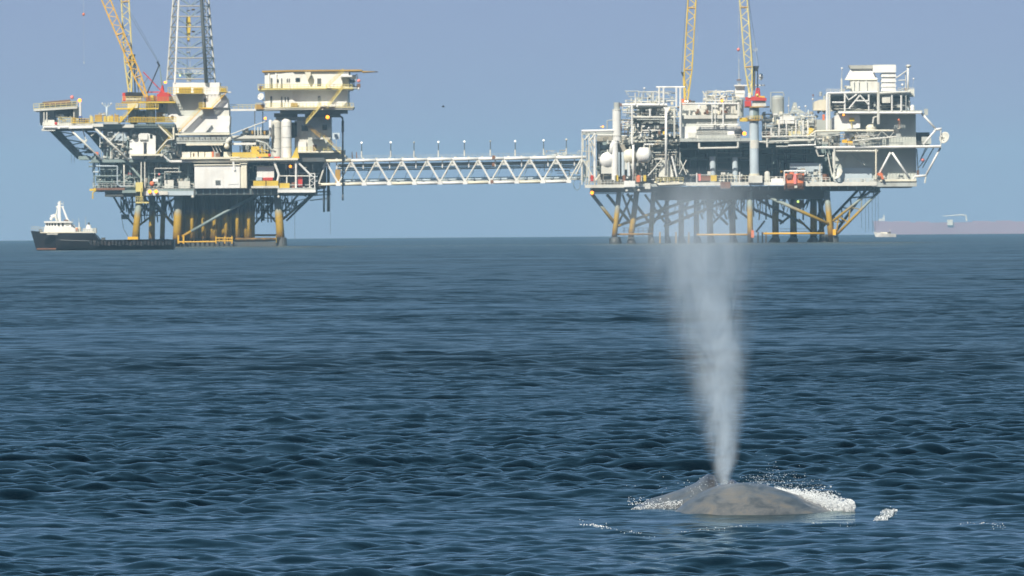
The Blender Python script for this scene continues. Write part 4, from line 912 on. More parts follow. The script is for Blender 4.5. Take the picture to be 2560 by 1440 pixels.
# ------------------------------------------------------------------ right platform: production
DR = 2600.0
def right_platform():
    t = thing('production_platform', 'production platform crowded with white pipework and tanks, right end of the footbridge', 'oil platform', P(1850, 608, DR + 20))
    g = Kit(t, DR)
    def leg(x0, x1, d, r): g.tube('leg', 'legs', [(x0, 616, d), (x0 + (x1 - x0) * 0.45, 553, d), (x1, 470, d)], [r * 1.05, r, r * 0.95], 14)
    for x0, x1, d, r, ft in ((1533, 1549, 4, 6.6, 15), (1574, 1593, 7, 7.2, 14), (1625, 1634, 11, 6.2, 10), (1667, 1667, 36, 5.4, 9), (1703, 1703, 20, 7, 10), (1741, 1741, 30, 7, 11), (1776, 1773, 14, 8, 11), (1832, 1830, 26, 8, 11), (1876, 1874, 4, 7.2, 0), (1939, 1938, 20, 8.4, 17), (1984, 1983, 26, 8.4, 17), (2034, 2034, 16, 8.6, 17), (2080, 2066, 4, 7.6, 0), (2056, 2050, 34, 6.6, 12)):
        leg(x0, x1, d, r)
        if ft: g.tube('leg_foot', 'dark', [(x0 + 3, 593, d), (x0 + (5 if x0 < 1900 else -6), 614, d)], [ft * 0.55, ft], 12)
    g.cyl('leg_foot', 'dark', 2088, 590, 614, 9, 4, 12); g.cyl('leg_foot', 'dark', 2064, 586, 614, 10, 9, 12); g.cyl('leg_foot', 'black', 1528, 595, 612, 5, 8, 10); g.cyl('leg_foot', 'black', 1546, 592, 614, 11, 10, 10, r2=5)
    g.box('fender_post', 'bright', 2082, 573, 2090, 588, 2.5, 3.6); g.box('fender_post', 'orange', 1878, 576, 1885, 594, 3, 4)
    B = lambda m, r, *q: g.tube('brace', m, list(q), r * 1.2, 8)
    B('legs', 4.0, (1479, 484, 4), (1535, 556, 4)); B('legs', 3.4, (1517, 486, 12), (1577, 558, 12)); B('legs', 3.4, (1568, 484, 20), (1624, 556, 20)); B('legs', 2.6, (1612, 486, 30), (1662, 556, 30))
    B('legs', 2.4, (1581, 486, 22), (1545, 560, 22)); B('legs', 2.4, (1556, 486, 22), (1578, 548, 22)); B('legs', 3.2, (1541, 566, 8), (1700, 508, 8), (1760, 488, 8)); B('legs', 3.2, (1585, 566, 16), (1720, 520, 16), (1850, 478, 16))
    B('legs', 3.4, (1660, 566, 12), (1846, 490, 12)); B('legs', 2.8, (1632, 560, 26), (1672, 500, 26)); B('legs', 2.8, (1676, 556, 28), (1640, 500, 28)); B('legs', 3.8, (1917, 490, 3.5), (2072, 560, 3.5))
    B('dark', 3.0, (1882, 492, 18), (2010, 560, 18)); B('dark', 3.0, (1882, 522, 22), (1960, 556, 22)); B('dark', 2.6, (1840, 500, 22), (1780, 560, 22)); B('dark', 2.8, (1756, 500, 26), (1820, 562, 26)); B('dark', 2.6, (1870, 545, 26), (1800, 492, 26))
    B('legs', 3.0, (2040, 486, 14), (2066, 552, 14)); B('legs', 2.4, (2030, 580, 14), (1996, 548, 14)); B('legs', 2.6, (2064, 560, 20), (2040, 585, 20)); B('dark', 2.6, (2068, 484, 24), (2040, 552, 24)); B('dark', 2.4, (1950, 560, 28), (2026, 500, 28)); B('dark', 2.2, (1890, 580, 24), (1912, 552, 24))
    for x in (1700, 1735, 1765, 1795, 1820): B('dark', 2.2, (x, 488, 30), (x + 22, 548, 30)); B('dark', 2.0, (x + 26, 488, 24), (x + 4, 540, 24))
    # trussed knee braces at the right
    for d, m, s_ in ((3.5, 'legs', 0), (22, 'dark', -36)):
        a0, a1, b0, b1 = (2184 + s_, 472, d), (2082 + s_ * 0.3, 553, d), (2200 + s_, 476, d), (2090 + s_ * 0.2, 588, d)
        g.tube('brace', m, [a0, a1], 3.4, 8); g.tube('brace', m, [b0, b1], 3.6, 8); g.lattice('strut', m, a0, a1, b0, b1, 7, 1.8)
    g.box('knee_plate', 'legs', 2178, 466, 2200, 482, 4, 6); g.tube('strut', 'legs', [(2086, 555, 5), (2112, 555, 5)], 1.8, 6)
    # landing rails near the water
    for a, b, y, m in ((1536, 1632, 586, 'ochre'), (1742, 1882, 587, 'orange'), (1908, 2062, 584, 'orange')): g.tube('landing_beam', 'legs' if m == 'ochre' else 'bright', [(a, y, 5), (b, y - 0.6, 5)], 2.6, 8)
    for x in range(1560, 1630, 12): g.tube('landing_post', 'grey', [(x, 570, 24), (x, 590, 24)], 0.8, 5)
    for y in (570, 577): g.tube('landing_beam', 'grey', [(1556, y, 24), (1632, y, 24)], 0.7, 5); g.tube('landing_beam', 'grey', [(1950, y + 2, 28), (2030, y + 2, 28)], 0.7, 5)
    for x in (1650, 1690, 1722, 1895, 1906, 1915): g.tube('landing_post', 'legs' if x > 1800 else 'ochre', [(x, 580, 10), (x, 612, 10)], 2.2, 6)
    rg = random.Random(9)
    for i in range(60):
        x = rg.uniform(1690, 2050); y0 = rg.uniform(484, 500); y1 = y0 + rg.uniform(12, 50)
        g.tube('strut', rg.choice(('dark', 'legs', 'dark', 'teal')), [(x, y0, rg.uniform(8, 34)), (x + rg.uniform(-16, 16), y1, rg.uniform(8, 34))], rg.uniform(0.9, 2.0), 5)
    for i in range(9): g.tube('caisson', 'dark' if i % 2 else 'teal', [(1760 + i * 31, 470, 22 + i), (1760 + i * 31, 534 + (i * 7) % 20, 22 + i)], 2.2, 6)
    for x in (2153, 2163, 2171, 2180, 2188, 2195): g.tube('hose', 'teal', [(x, 470, 12), (x + 1, 560 + (x * 7) % 30, 12)], 0.5, 4)
    g.box('hanging_skid', 'rust', 1985, 500, 2010, 520, 14, 18); g.ball('lamp_head', 'lamp_green', 1995, 504, 3.2, 12)
    # lower deck
    g.box('deck_plate', 'dark', 1478, 468, 2196, 476, 3, 46); g.box('deck_plate', 'dark', 1640, 477, 2075, 497, 7, 44); g.box('deck_edge', 'offwhite', 1462, 462, 1580, 469, -0.5, 2.5); g.box('deck_edge', 'white', 1560, 452, 1588, 467, -0.9, -0.6)
    g.box('deck_edge', 'grey', 1588, 460, 1700, 466, 0.5, 2.5); g.poly('deck_edge', 'cream', [(1640, 457), (1708, 455), (1708, 460), (1648, 463)], -1.2, 0.4); g.box('deck_edge', 'offwhite', 1700, 456, 1960, 463, 0.2, 2.5); g.box('deck_edge', 'white', 1926, 455, 1962, 463, -0.4, 0.1); g.box('deck_edge', 'offwhite', 2010, 455, 2192, 464, 0.2, 2.5)
    g.box('deck_plate', 'grey', 2180, 452, 2292, 466, 0.4, 30); g.box('deck_plate', 'dark', 2200, 466.2, 2280, 469, 1, 30)
    for x in range(1700, 2190, 22): g.box('deck_girder', 'teal', x, 464, x + 3, 474, 2.4, 2.9)
    for y in (475, 479, 484): g.tube('deck_girder', 'dark', [(1480, y, 4), (1560, y, 4)], 1.1, 5)
    g.box('drip_pan', 'rust', 1801, 455, 1826, 471, -0.9, 0); g.box('drip_pan', 'offwhite', 1612, 458, 1626, 472, -0.6, 1); g.ball('floodlight', 'offwhite', 1567, 476, 4, 0); g.ball('floodlight', 'offwhite', 1597, 476, 3.6, 0)
    # dark bay between lower and middle decks
    g.box('bulkhead', 'teal', 1640, 356, 2100, 462, 20, 21); g.box('bulkhead', 'taupe', 1492, 340, 1700, 462, 18, 19); g.box('bulkhead', 'grey', 1592, 270, 1690, 330, 20, 21); g.box('bulkhead', 'grey', 1905, 300, 2100, 356, 20, 21)
    for x, y0, r, m in ((1782, 391, 7.6, 'paleblue'), (1838, 393, 7.2, 'paleblue'), (1700, 380, 5, 'grey'), (1945, 400, 5, 'dark'), (1964, 356, 4.4, 'dark')): g.cyl('column', m, x, y0, 455, r, 5 if m == 'paleblue' else 12, 14)
    g.tube('beam', 'teal', [(1700, 372, 6), (2090, 370, 6)], 2.4, 6); g.tube('beam', 'teal', [(1700, 395, 9), (1870, 393, 9)], 2.0, 6); g.tube('beam', 'dark', [(1905, 385, 8), (2060, 385, 8)], 2.2, 6); g.tube('beam', 'grey', [(1830, 395, 7), (1870, 395, 7)], 1.4, 5)
    g.pipes((1690, 358, 1880, 450), (6, 20), 56, 71, ('dark', 'teal', 'grey', 'dark', 'paleblue'), 0.7, 1.8); g.pipes((1900, 358, 2080, 450), (6, 20), 50, 72, ('dark', 'dark', 'teal', 'grey'), 0.7, 1.8)
    g.gear((1700, 420, 1960, 458), (3, 14), 26, 73, ('grey', 'ochre', 'dark', 'offwhite', 'teal'), 5, 14)
    g.box('store_cage', 'pink', 1743, 435, 1752, 452, 1, 3); g.box('store_cage', 'rust', 1753, 440, 1776, 452, 1, 3); g.box('stores_crate', 'yellow', 1777, 438, 1792, 453, 0.5, 2); g.rail('cream', 1792, 455, 1872, 455, 16, 1.5, step=9, kick=False); g.rail('offwhite', 1906, 456, 1960, 456, 14, 1.5, step=9, kick=False)
    g.gear((1796, 432, 1872, 456), (2, 6), 10, 74, ('ochre', 'offwhite', 'brown', 'yellow'), 4, 9); g.tube('post', 'white', [(1849, 430, 0.4), (1849, 462, 0.4)], 1.6, 6); g.tube('post', 'white', [(1742, 432, 0.4), (1742, 462, 0.4)], 1.6, 6)
    g.cyl('drum', 'offwhite', 1918, 428, 458, 7, 3, 10, dome=0.8); g.box('machine_skid', 'white', 1928, 446, 1958, 456, 0.5, 3)
    g.box('cabin', 'paleblue', 1975, 408, 2056, 456, 6, 14); g.gear((1990, 420, 2054, 456), (2.5, 5.8), 18, 75, ('paleblue', 'offwhite', 'grey', 'white'), 5, 12); g.tube('post', 'offwhite', [(2050, 410, 2), (2050, 458, 2)], 1.8, 6)
    g.rail('offwhite', 2012, 456, 2075, 456, 12, 1.2, kick=False); g.box('store_cage', 'rust', 2056, 434, 2072, 450, 6, 8)
    # left end frame by the footbridge
    g.tube('beam', 'white', [(1454, 328, 0), (1536, 326, 0)], 3.6, 6); g.box('canopy', 'grey', 1455, 330, 1536, 336, 7, 16); g.tube('beam', 'offwhite', [(1493, 338, 0), (1534, 338, 0)], 2.8, 6)
    for x, r, m in ((1455, 1.8, 'offwhite'), (1473, 2.2, 'offwhite'), (1487, 3.2, 'white'), (1466, 1.6, 'grey')): g.tube('post', m, [(x, 330, 0.2), (x, 462, 0.2)], r, 6)
    for q in ([(1470, 336), (1486, 368)], [(1462, 350), (1474, 336)], [(1474, 352), (1486, 336)], [(1476, 358), (1487, 400)]): g.tube('brace', 'offwhite', [(a, b, 0) for a, b in q], 2.0, 6)
    g.tube('brace', 'offwhite', [(1458, 400, 0), (1484, 446, 0)], 2.6, 6); g.tube('brace', 'offwhite', [(1456, 402, 0), (1440, 436, 0)], 2.2, 6); g.tube('brace', 'cream', [(1488, 452, 0), (1500, 436, 0)], 1.8, 6)
    g.pipes((1458, 345, 1535, 455), (2, 14), 44, 76, ('offwhite', 'grey', 'teal', 'cream', 'white'), 0.7, 1.6); g.gear((1490, 350, 1535, 380), (6, 16), 10, 77, ('teal', 'grey', 'dark', 'paleblue'), 5, 14); g.tube('pipe', 'grey', [(1518, 322, 4), (1518, 302, 4), (1532, 300, 4)], 1.8, 6)
    g.ball('lamp_head', 'cream', 1502, 317, 2.4, 3)
    # vessels
    for x, y0, y1 in ((1546, 380, 442), (1558, 380, 440), (1572, 385, 440)): g.cyl('standpipe', 'paleblue', x, y0, y1, 4.2, 1, 12)
    g.tube('post', 'white', [(1583, 362, 0), (1583, 452, 0)], 3.0, 8); g.tube('post', 'white', [(1572, 405, 0), (1574, 440, 0)], 2.0, 6)
    g.tube('post', 'white', [(1665, 268, -0.6), (1665, 440, -0.6)], 3.2, 8); g.poly('gusset', 'white', [(1658, 268), (1676, 268), (1668, 284)], -1, -0.7); g.poly('skirt', 'offwhite', [(1656, 400), (1674, 400), (1684, 442), (1646, 442)], 1, 4)
    g.tube('brace', 'white', [(1679, 390, -0.4), (1692, 442, -0.4)], 2.4, 6); g.tube('brace', 'offwhite', [(1656, 398, -0.3), (1620, 440, -0.3)], 1.9, 6); g.tube('brace', 'offwhite', [(1700, 400, 2), (1716, 436, 2)], 1.6, 6); g.tube('brace', 'offwhite', [(1716, 400, 2), (1698, 436, 2)], 1.4, 6)
    g.tube('pipe', 'offwhite', [(1636, 398, 0), (1655, 398, 0)], 2.2, 6); g.pipes((1585, 360, 1700, 455), (1.5, 14), 120, 78, ('offwhite', 'grey', 'white', 'cream', 'offwhite'), 0.7, 1.8); g.gear((1530, 405, 1700, 462), (0.5, 7), 75, 79, ('offwhite', 'cream', 'grey', 'white', 'grey'), 3, 9)
    for x, c in ((1542, 'yellow'), (1538, 'offwhite'), (1560, 'rust'), (1597, 'orange'), (1612, 'yellow'), (1480, 'red')): g.box('hose_cabinet', c, x - 3.5, 438, x + 3.5, 453, -0.5, 0.5)
    g.box('hose_cabinet', 'orange', 1591, 440, 1600, 455, -1.1, -0.6); g.rail('offwhite', 1462, 463, 1560, 463, 13, -0.4, step=8, kick=False); g.rail('paleyellow', 1640, 457, 1708, 456, 12, -1, kick=False)
    # middle and upper decks at the left
    g.box('deck_plate', 'grey', 1560, 350, 1700, 356, 4, 24)
    for y, x0, x1, r, m in ((262, 1553, 1668, 3.6, 'white'), (254, 1582, 1660, 1.6, 'offwhite'), (293, 1580, 1690, 2.8, 'offwhite'), (218, 1640, 1712, 2.6, 'white'), (252, 1665, 1690, 2.0, 'offwhite'), (299, 1592, 1680, 1.4, 'grey'), (326, 1606, 1652, 1.6, 'white'), (361, 1610, 1634, 2.2, 'white'), (230, 1596, 1658, 1.4, 'offwhite'), (282, 1556, 1586, 1.6, 'offwhite'), (340, 1545, 1566, 1.8, 'offwhite')): g.tube('beam', m, [(x0, y, 0.5), (x1, y, 0.5)], r, 6)
    g.box('deck_plate', 'offwhite', 1583, 264, 1668, 268, 1, 16); g.box('deck_plate', 'grey', 1583, 295, 1690, 299, 1, 16)
    for x, y0, y1, r, m in ((1580, 262, 360, 2.6, 'white'), (1589, 244, 262, 2.6, 'white'), (1625, 272, 294, 2.4, 'white'), (1648, 220, 262, 2.6, 'white'), (1659, 220, 262, 2.6, 'white'), (1691, 220, 268, 2.6, 'white'), (1701, 220, 345, 2.8, 'white'), (1686, 270, 345, 2.4, 'offwhite'), (1633, 232, 250, 2.2, 'offwhite'), (1596, 230, 250, 1.2, 'grey'), (1628, 230, 258, 1.4, 'grey'), (1610, 224, 250, 0.8, 'grey')): g.tube('post', m, [(x, y0, 0.3), (x, y1, 0.3)], r, 6)
    g.ball('lamp_head', 'white', 1611, 221, 2.8, 0.4)
    for cx, y0, y1, r, m in ((1592, 302, 345, 11, 'grey'), (1606, 268, 292, 8, 'grey'), (1636, 270, 292, 7, 'grey'), (1640, 305, 348, 10, 'grey')): g.cyl('tower_vessel', m, cx, y0, y1, r, 6, 14, dome=0.4)
    g.pipes((1562, 228, 1690, 262), (1, 14), 34, 80, ('offwhite', 'grey', 'white', 'cream'), 0.6, 1.4); g.pipes((1556, 266, 1700, 300), (1, 14), 90, 81, ('offwhite', 'grey', 'white', 'cream', 'teal'), 0.6, 1.6); g.pipes((1550, 300, 1700, 362), (0.8, 14), 150, 82, ('offwhite', 'grey', 'white', 'cream', 'offwhite', 'rust'), 0.6, 1.7)
    g.gear((1575, 232, 1690, 263), (1, 8), 22, 83, ('offwhite', 'grey', 'cream', 'dark'), 3, 9); g.gear((1585, 274, 1690, 295), (2, 9), 22, 84, ('grey', 'offwhite', 'dark', 'cream'), 4, 10); g.gear((1556, 305, 1700, 362), (1, 9), 100, 85, ('offwhite', 'grey', 'cream', 'white', 'rust'), 3, 10)
    for x, y, c in ((1672, 272, 'yellow'), (1660, 332, 'yellow'), (1648, 332, 'brown')): g.box('hose_cabinet', c, x - 3, y - 4, x + 3, y + 4, 0, 0.6)
    for x, y in ((1573, 268), (1593, 266), (1595, 316), (1610, 316), (1568, 320), (1622, 320), (1595, 312)): g.ball('lamp_head', 'white', x, y, 2.6, 0)
    # middle: piperack frame, walkway, pedestal deck
    g.box('deck_plate', 'grey', 1700, 346, 1880, 353, 0, 30); g.box('deck_plate', 'grey', 1880, 352, 2045, 357, 3, 30); g.rail('offwhite', 1730, 347, 1850, 346, 10, -0.3, kick=False, step=9)
    for q in ([(1748, 371), (1845, 369)], [(1748, 371), (1748, 357)], [(1845, 369), (1845, 355)]): g.tube('pipe', 'offwhite', [(a, b, -0.4) for a, b in q], 2.8, 8)
    g.tube('beam', 'offwhite', [(1850, 356, 0.5), (2035, 350, 0.5)], 2.2, 6); g.tube('beam', 'offwhite', [(1905, 342, 0), (2035, 340, 0)], 2.6, 6); g.tube('beam', 'white', [(1970, 364, -0.2), (2040, 362, -0.2)], 2.4, 6); g.tube('beam', 'grey', [(1940, 366, 1), (1970, 366, 1)], 2.2, 6); g.tube('beam', 'offwhite', [(1918, 345, 0), (1918, 368, 0)], 2.4, 6)
    for q in ([(2038, 330), (2038, 368)], [(2040, 374), (2046, 390), (2060, 390)], [(2040, 368), (2066, 368)]): g.tube('pipe', 'offwhite', [(a, b, 0) for a, b in q], 2.2, 6)
    for x in (1928, 1948, 1966, 1990, 2008, 2020): g.tube('post', 'white', [(x, 300 if x != 1928 else 320, 1), (x, 345, 1)], 1.9, 6)
    g.rail('offwhite', 1905, 340, 2036, 338, 11, 0, kick=False, step=10); g.box('rack_wall', 'brown', 1906, 330, 1927, 346, 3, 6)
    g.cyl('tower_vessel', 'grey', 1945, 238, 292, 15.5, 6, 20, dome=0.35); g.tube('pipe', 'grey', [(1927, 280, 6), (1927, 231, 6), (1958, 231, 6), (1960, 240, 6)], 1.9, 6); g.cyl('hoop', 'offwhite', 1945, 246, 248, 15.8, 6, 20)
    g.poly('flare_shelter', 'grey', [(1978, 276), (1984, 256), (1991, 256), (1994, 270), (2014, 282), (1972, 284)], 9, 12); g.tube('pipe', 'grey', [(1972, 242, 6), (1972, 285, 6)], 0.9, 5)
    g.pipes((1905, 285, 2040, 345), (1, 14), 150, 86, ('offwhite', 'white', 'grey', 'cream', 'paleblue', 'offwhite'), 0.6, 1.6); g.gear((1905, 275, 2040, 345), (2, 12), 120, 87, ('offwhite', 'white', 'cream', 'grey', 'paleblue', 'cream'), 4, 12)
    g.box('tank', 'white', 1950, 291, 1986, 309, 2, 6); g.vessel('tank', 'paleblue', 1910, 1940, 313, 8, 3); g.box('tank', 'paleyellow', 1972, 328, 2010, 342, 1.2, 4); g.box('tank', 'grey', 2020, 300, 2038, 314, 3, 6)
    for x, y in ((1986, 268), (1998, 268), (2014, 266), (1962, 286), (2032, 248), (1971, 265)): g.ball('lamp_head', 'white', x, y, 2.6, 4); g.tube('pole', 'grey', [(x, y, 4), (x, y + 24, 4)], 0.6, 4)
    g.box('hose_cabinet', 'yellow', 2022, 320, 2032, 332, 0.5, 2); g.tube('strut', 'yellow', [(2015, 342, 0), (2036, 322, 0)], 1.6, 6); g.box('cable_tray', 'orange', 2056, 286, 2062, 300, 2, 3)
    g.poly('tank', 'cream', [(2034, 276), (2036, 254), (2050, 249), (2066, 249), (2066, 276)], 4, 12); g.gear((2030, 228, 2066, 300), (4, 12), 16, 88, ('cream', 'offwhite', 'rust', 'grey'), 4, 10)
    # ---- right module
    g.box('module_wall', 'greenwall', 2120, 283, 2290, 366, 5, 34); g.box('module_wall', 'greenwall', 2085, 370, 2291, 454, 5.5, 34); g.box('module_wall', 'paleblue', 2086, 420, 2180, 456, 5.1, 5.49)
    for i in range(22):
        x = 2128 + i * 7.4; g.box('wall_rib', 'greenwall', x, 286, x + 1.6, 365, 4.8, 4.995)
        x = 2098 + i * 8.8; g.box('wall_rib', 'greenwall', x, 373, x + 1.6, 453, 5.3, 5.495) if x < 2288 and not (2086 < x < 2182) else None
    g.box('canopy', 'grey', 2095, 277, 2306, 281, 0, 34); g.tube('beam', 'white', [(2096, 282, 0), (2304, 282, 0)], 3.2, 6); g.tube('beam', 'white', [(2040, 369, 0), (2352, 366, 0)], 3.6, 6); g.tube('beam', 'offwhite', [(2085, 377, 0.4), (2195, 377, 0.4)], 3.4, 6); g.box('deck_plate', 'grey', 2085, 365, 2350, 369, 0.4, 10)
    g.tube('beam', 'white', [(2067, 233, 0), (2196, 230, 0)], 3.0, 6); g.tube('beam', 'offwhite', [(2196, 233, 0), (2276, 229, 0)], 3.0, 6); g.box('deck_plate', 'grey', 2068, 234, 2282, 238, 0.6, 24)
    for x, y0, y1, r, m in ((2068, 233, 330, 3.6, 'white'), (2074, 236, 330, 2.4, 'offwhite'), (2112, 233, 278, 2.4, 'white'), (2172, 236, 278, 2.2, 'white'), (2196, 206, 310, 3.8, 'offwhite'), (2230, 238, 278, 2.2, 'white'), (2253, 238, 278, 2.6, 'white'), (2265, 238, 280, 1.4, 'grey'), (2086, 372, 452, 2.6, 'offwhite'), (2190, 372, 448, 2.2, 'cream')): g.tube('post', m, [(x, y0, 0), (x, y1, 0)], r, 6)
    for q in ([(2112, 236), (2122, 250), (2142, 236)], [(2122, 272), (2150, 238)], [(2150, 238), (2172, 262)], [(2138, 252), (2172, 252)], [(2080, 256), (2112, 256)]): g.tube('brace', 'white', [(a, b, -0.2) for a, b in q], 2.2, 6)
    g.box('tank', 'dark', 2082, 262, 2112, 277, 3, 9); g.box('bulkhead', 'grey', 2076, 238, 2275, 277, 12, 13); g.pipes((2076, 240, 2275, 277), (1.5, 11), 60, 89, ('offwhite', 'grey', 'dark', 'white', 'cream'), 0.6, 1.5); g.gear((2116, 250, 2275, 278), (2, 10), 40, 90, ('offwhite', 'grey', 'grey', 'dark', 'paleblue'), 5, 12)
    g.box('machine_skid', 'offwhite', 2205, 240, 2226, 257, 0.6, 4); g.rail('offwhite', 2066, 232, 2110, 232, 9, 0, kick=False); g.rail('offwhite', 2245, 230, 2285, 230, 10, 0.4, kick=False); g.gear((2244, 214, 2276, 231), (1, 6), 8, 91, ('offwhite', 'grey', 'brown'), 3, 8); g.box('tank', 'offwhite', 2275, 222, 2286, 242, 3, 6)
    g.cyl('dome', 'white', 2281, 262, 280, 6, 2, 12, dome=0.9)
    # front of the right module
    g.poly('tank', 'white', [(2080, 318), (2080, 296), (2092, 287), (2146, 287), (2150, 292), (2150, 320), (2080, 326)], 2, 9); g.box('tank', 'greenwall', 2086, 282, 2150, 287, 3, 8); g.box('yellow_guard', 'yellow', 2123, 294, 2136, 303, 1.2, 1.8); g.tube('strut', 'paleyellow', [(2128, 303, 1.5), (2130, 320, 1.5)], 1.0, 5)
    g.cyl('tank', 'cream', 2178, 311, 330, 13, 2, 14, dome=0.5); g.tube('pipe', 'offwhite', [(2204, 280, 0.5), (2196, 290, 0.5), (2184, 294, 0.5), (2182, 308, 0.5)], 2.4, 8)
    g.box('winch', 'bright', 2105, 349, 2118, 357, 0, 1.5); g.box('winch', 'bright', 2119, 353, 2132, 362, 0, 1.5); g.gear((2100, 335, 2150, 366), (1, 4), 14, 92, ('white', 'offwhite', 'yellow', 'grey', 'cream'), 4, 10); g.cyl('hopper', 'white', 2120, 334, 352, 6, 0.6, 10, r2=14)
    g.pipes((2042, 335, 2200, 366), (0.6, 4.5), 40, 93, ('offwhite', 'grey', 'cream', 'white'), 0.6, 1.6); g.gear((2045, 340, 2100, 368), (1, 8), 16, 94, ('grey', 'offwhite', 'teal', 'cream'), 5, 12); g.rail('offwhite', 2085, 367, 2290, 366, 9, -0.2, kick=False, step=12)
    g.box('scaffold', 'grey', 2042, 334, 2078, 360, 5, 8); g.tube('post', 'grey', [(2184, 330, 1), (2184, 366, 1)], 1.0, 5); g.tube('post', 'grey', [(2210, 340, 1), (2210, 366, 1)], 1.2, 5)
    for q in ([(2226, 381), (2192, 446)], [(2230, 381), (2274, 446)]): g.tube('brace', 'white', [(a, b, 0.2) for a, b in q], 2.8, 8)
    g.tube('brace', 'grey', [(2117, 384, 3), (2090, 420, 3)], 1.8, 6); g.tube('brace', 'grey', [(2128, 384, 3), (2162, 412, 3)], 1.8, 6); g.tube('brace', 'grey', [(2142, 384, 3), (2166, 408, 3)], 1.2, 6); g.tube('post', 'offwhite', [(2083, 380, 0.6), (2084, 420, 0.6)], 2.4, 6); g.tube('brace', 'offwhite', [(2068, 378, 1), (2080, 440, 1)], 1.6, 6)
    g.box('tank', 'paleblue', 2180, 446, 2200, 456, 1, 4); g.gear((2100, 446, 2200, 457), (0.4, 3), 14, 95, ('offwhite', 'paleblue', 'white', 'grey'), 3, 8); g.rail('offwhite', 2090, 456, 2195, 455, 9, 0.3, kick=False); g.rail('offwhite', 2200, 453, 2275, 453, 9, 0.4, kick=False); g.box('deck_edge', 'cream', 2200, 449, 2290, 453, 0.1, 0.39)
    g.poly('fire_monitor', 'orange', [(2194, 432), (2206, 432), (2210, 448), (2204, 448), (2202, 440), (2194, 438)], -0.8, 0.2); g.gear((2186, 434, 2206, 456), (0, 3), 6, 96, ('cream', 'rust', 'grey'), 4, 9)
    # outriggers on the right
    for q, r in (([(2302, 281), (2340, 323)], 2.8), ([(2336, 324), (2354, 322)], 3.4), ([(2338, 326), (2308, 362)], 2.8), ([(2352, 368), (2315, 438)], 2.8), ([(2286, 441), (2316, 439)], 3.2), ([(2288, 440), (2280, 452)], 2.2)): g.tube('outrigger', 'white', [(a, b, 1) for a, b in q], r, 8)
    g.tube('outrigger', 'offwhite', [(2352, 325, 1), (2352, 366, 1)], 1.6, 6); g.tube('outrigger', 'offwhite', [(2315, 440, 1), (2312, 458, 1)], 2.2, 6)
    for q in ([(2292, 372), (2296, 440)], [(2314, 370), (2298, 405), (2318, 370)], [(2334, 370), (2306, 420)], [(2296, 420), (2312, 400)]): g.tube('strut', 'dark', [(a, b, 4) for a, b in q], 1.4, 6)
    g.box('tank', 'black', 2291, 331, 2324, 363, 6, 14); g.box('scaffold', 'grey', 2304, 342, 2328, 360, 4, 5.5); g.rail('dark', 2291, 364, 2318, 364, 10, 3, kick=False); g.box('notice_board', 'grey', 2310, 272, 2320, 288, 6, 6.4)
    g.ball('marker_float', 'pink', 2307, 400, 4.6, 2.5, 12); g.box('plant_box', 'brown', 2292, 425, 2298, 440, 2, 3)
    g.finish()
right_platform()

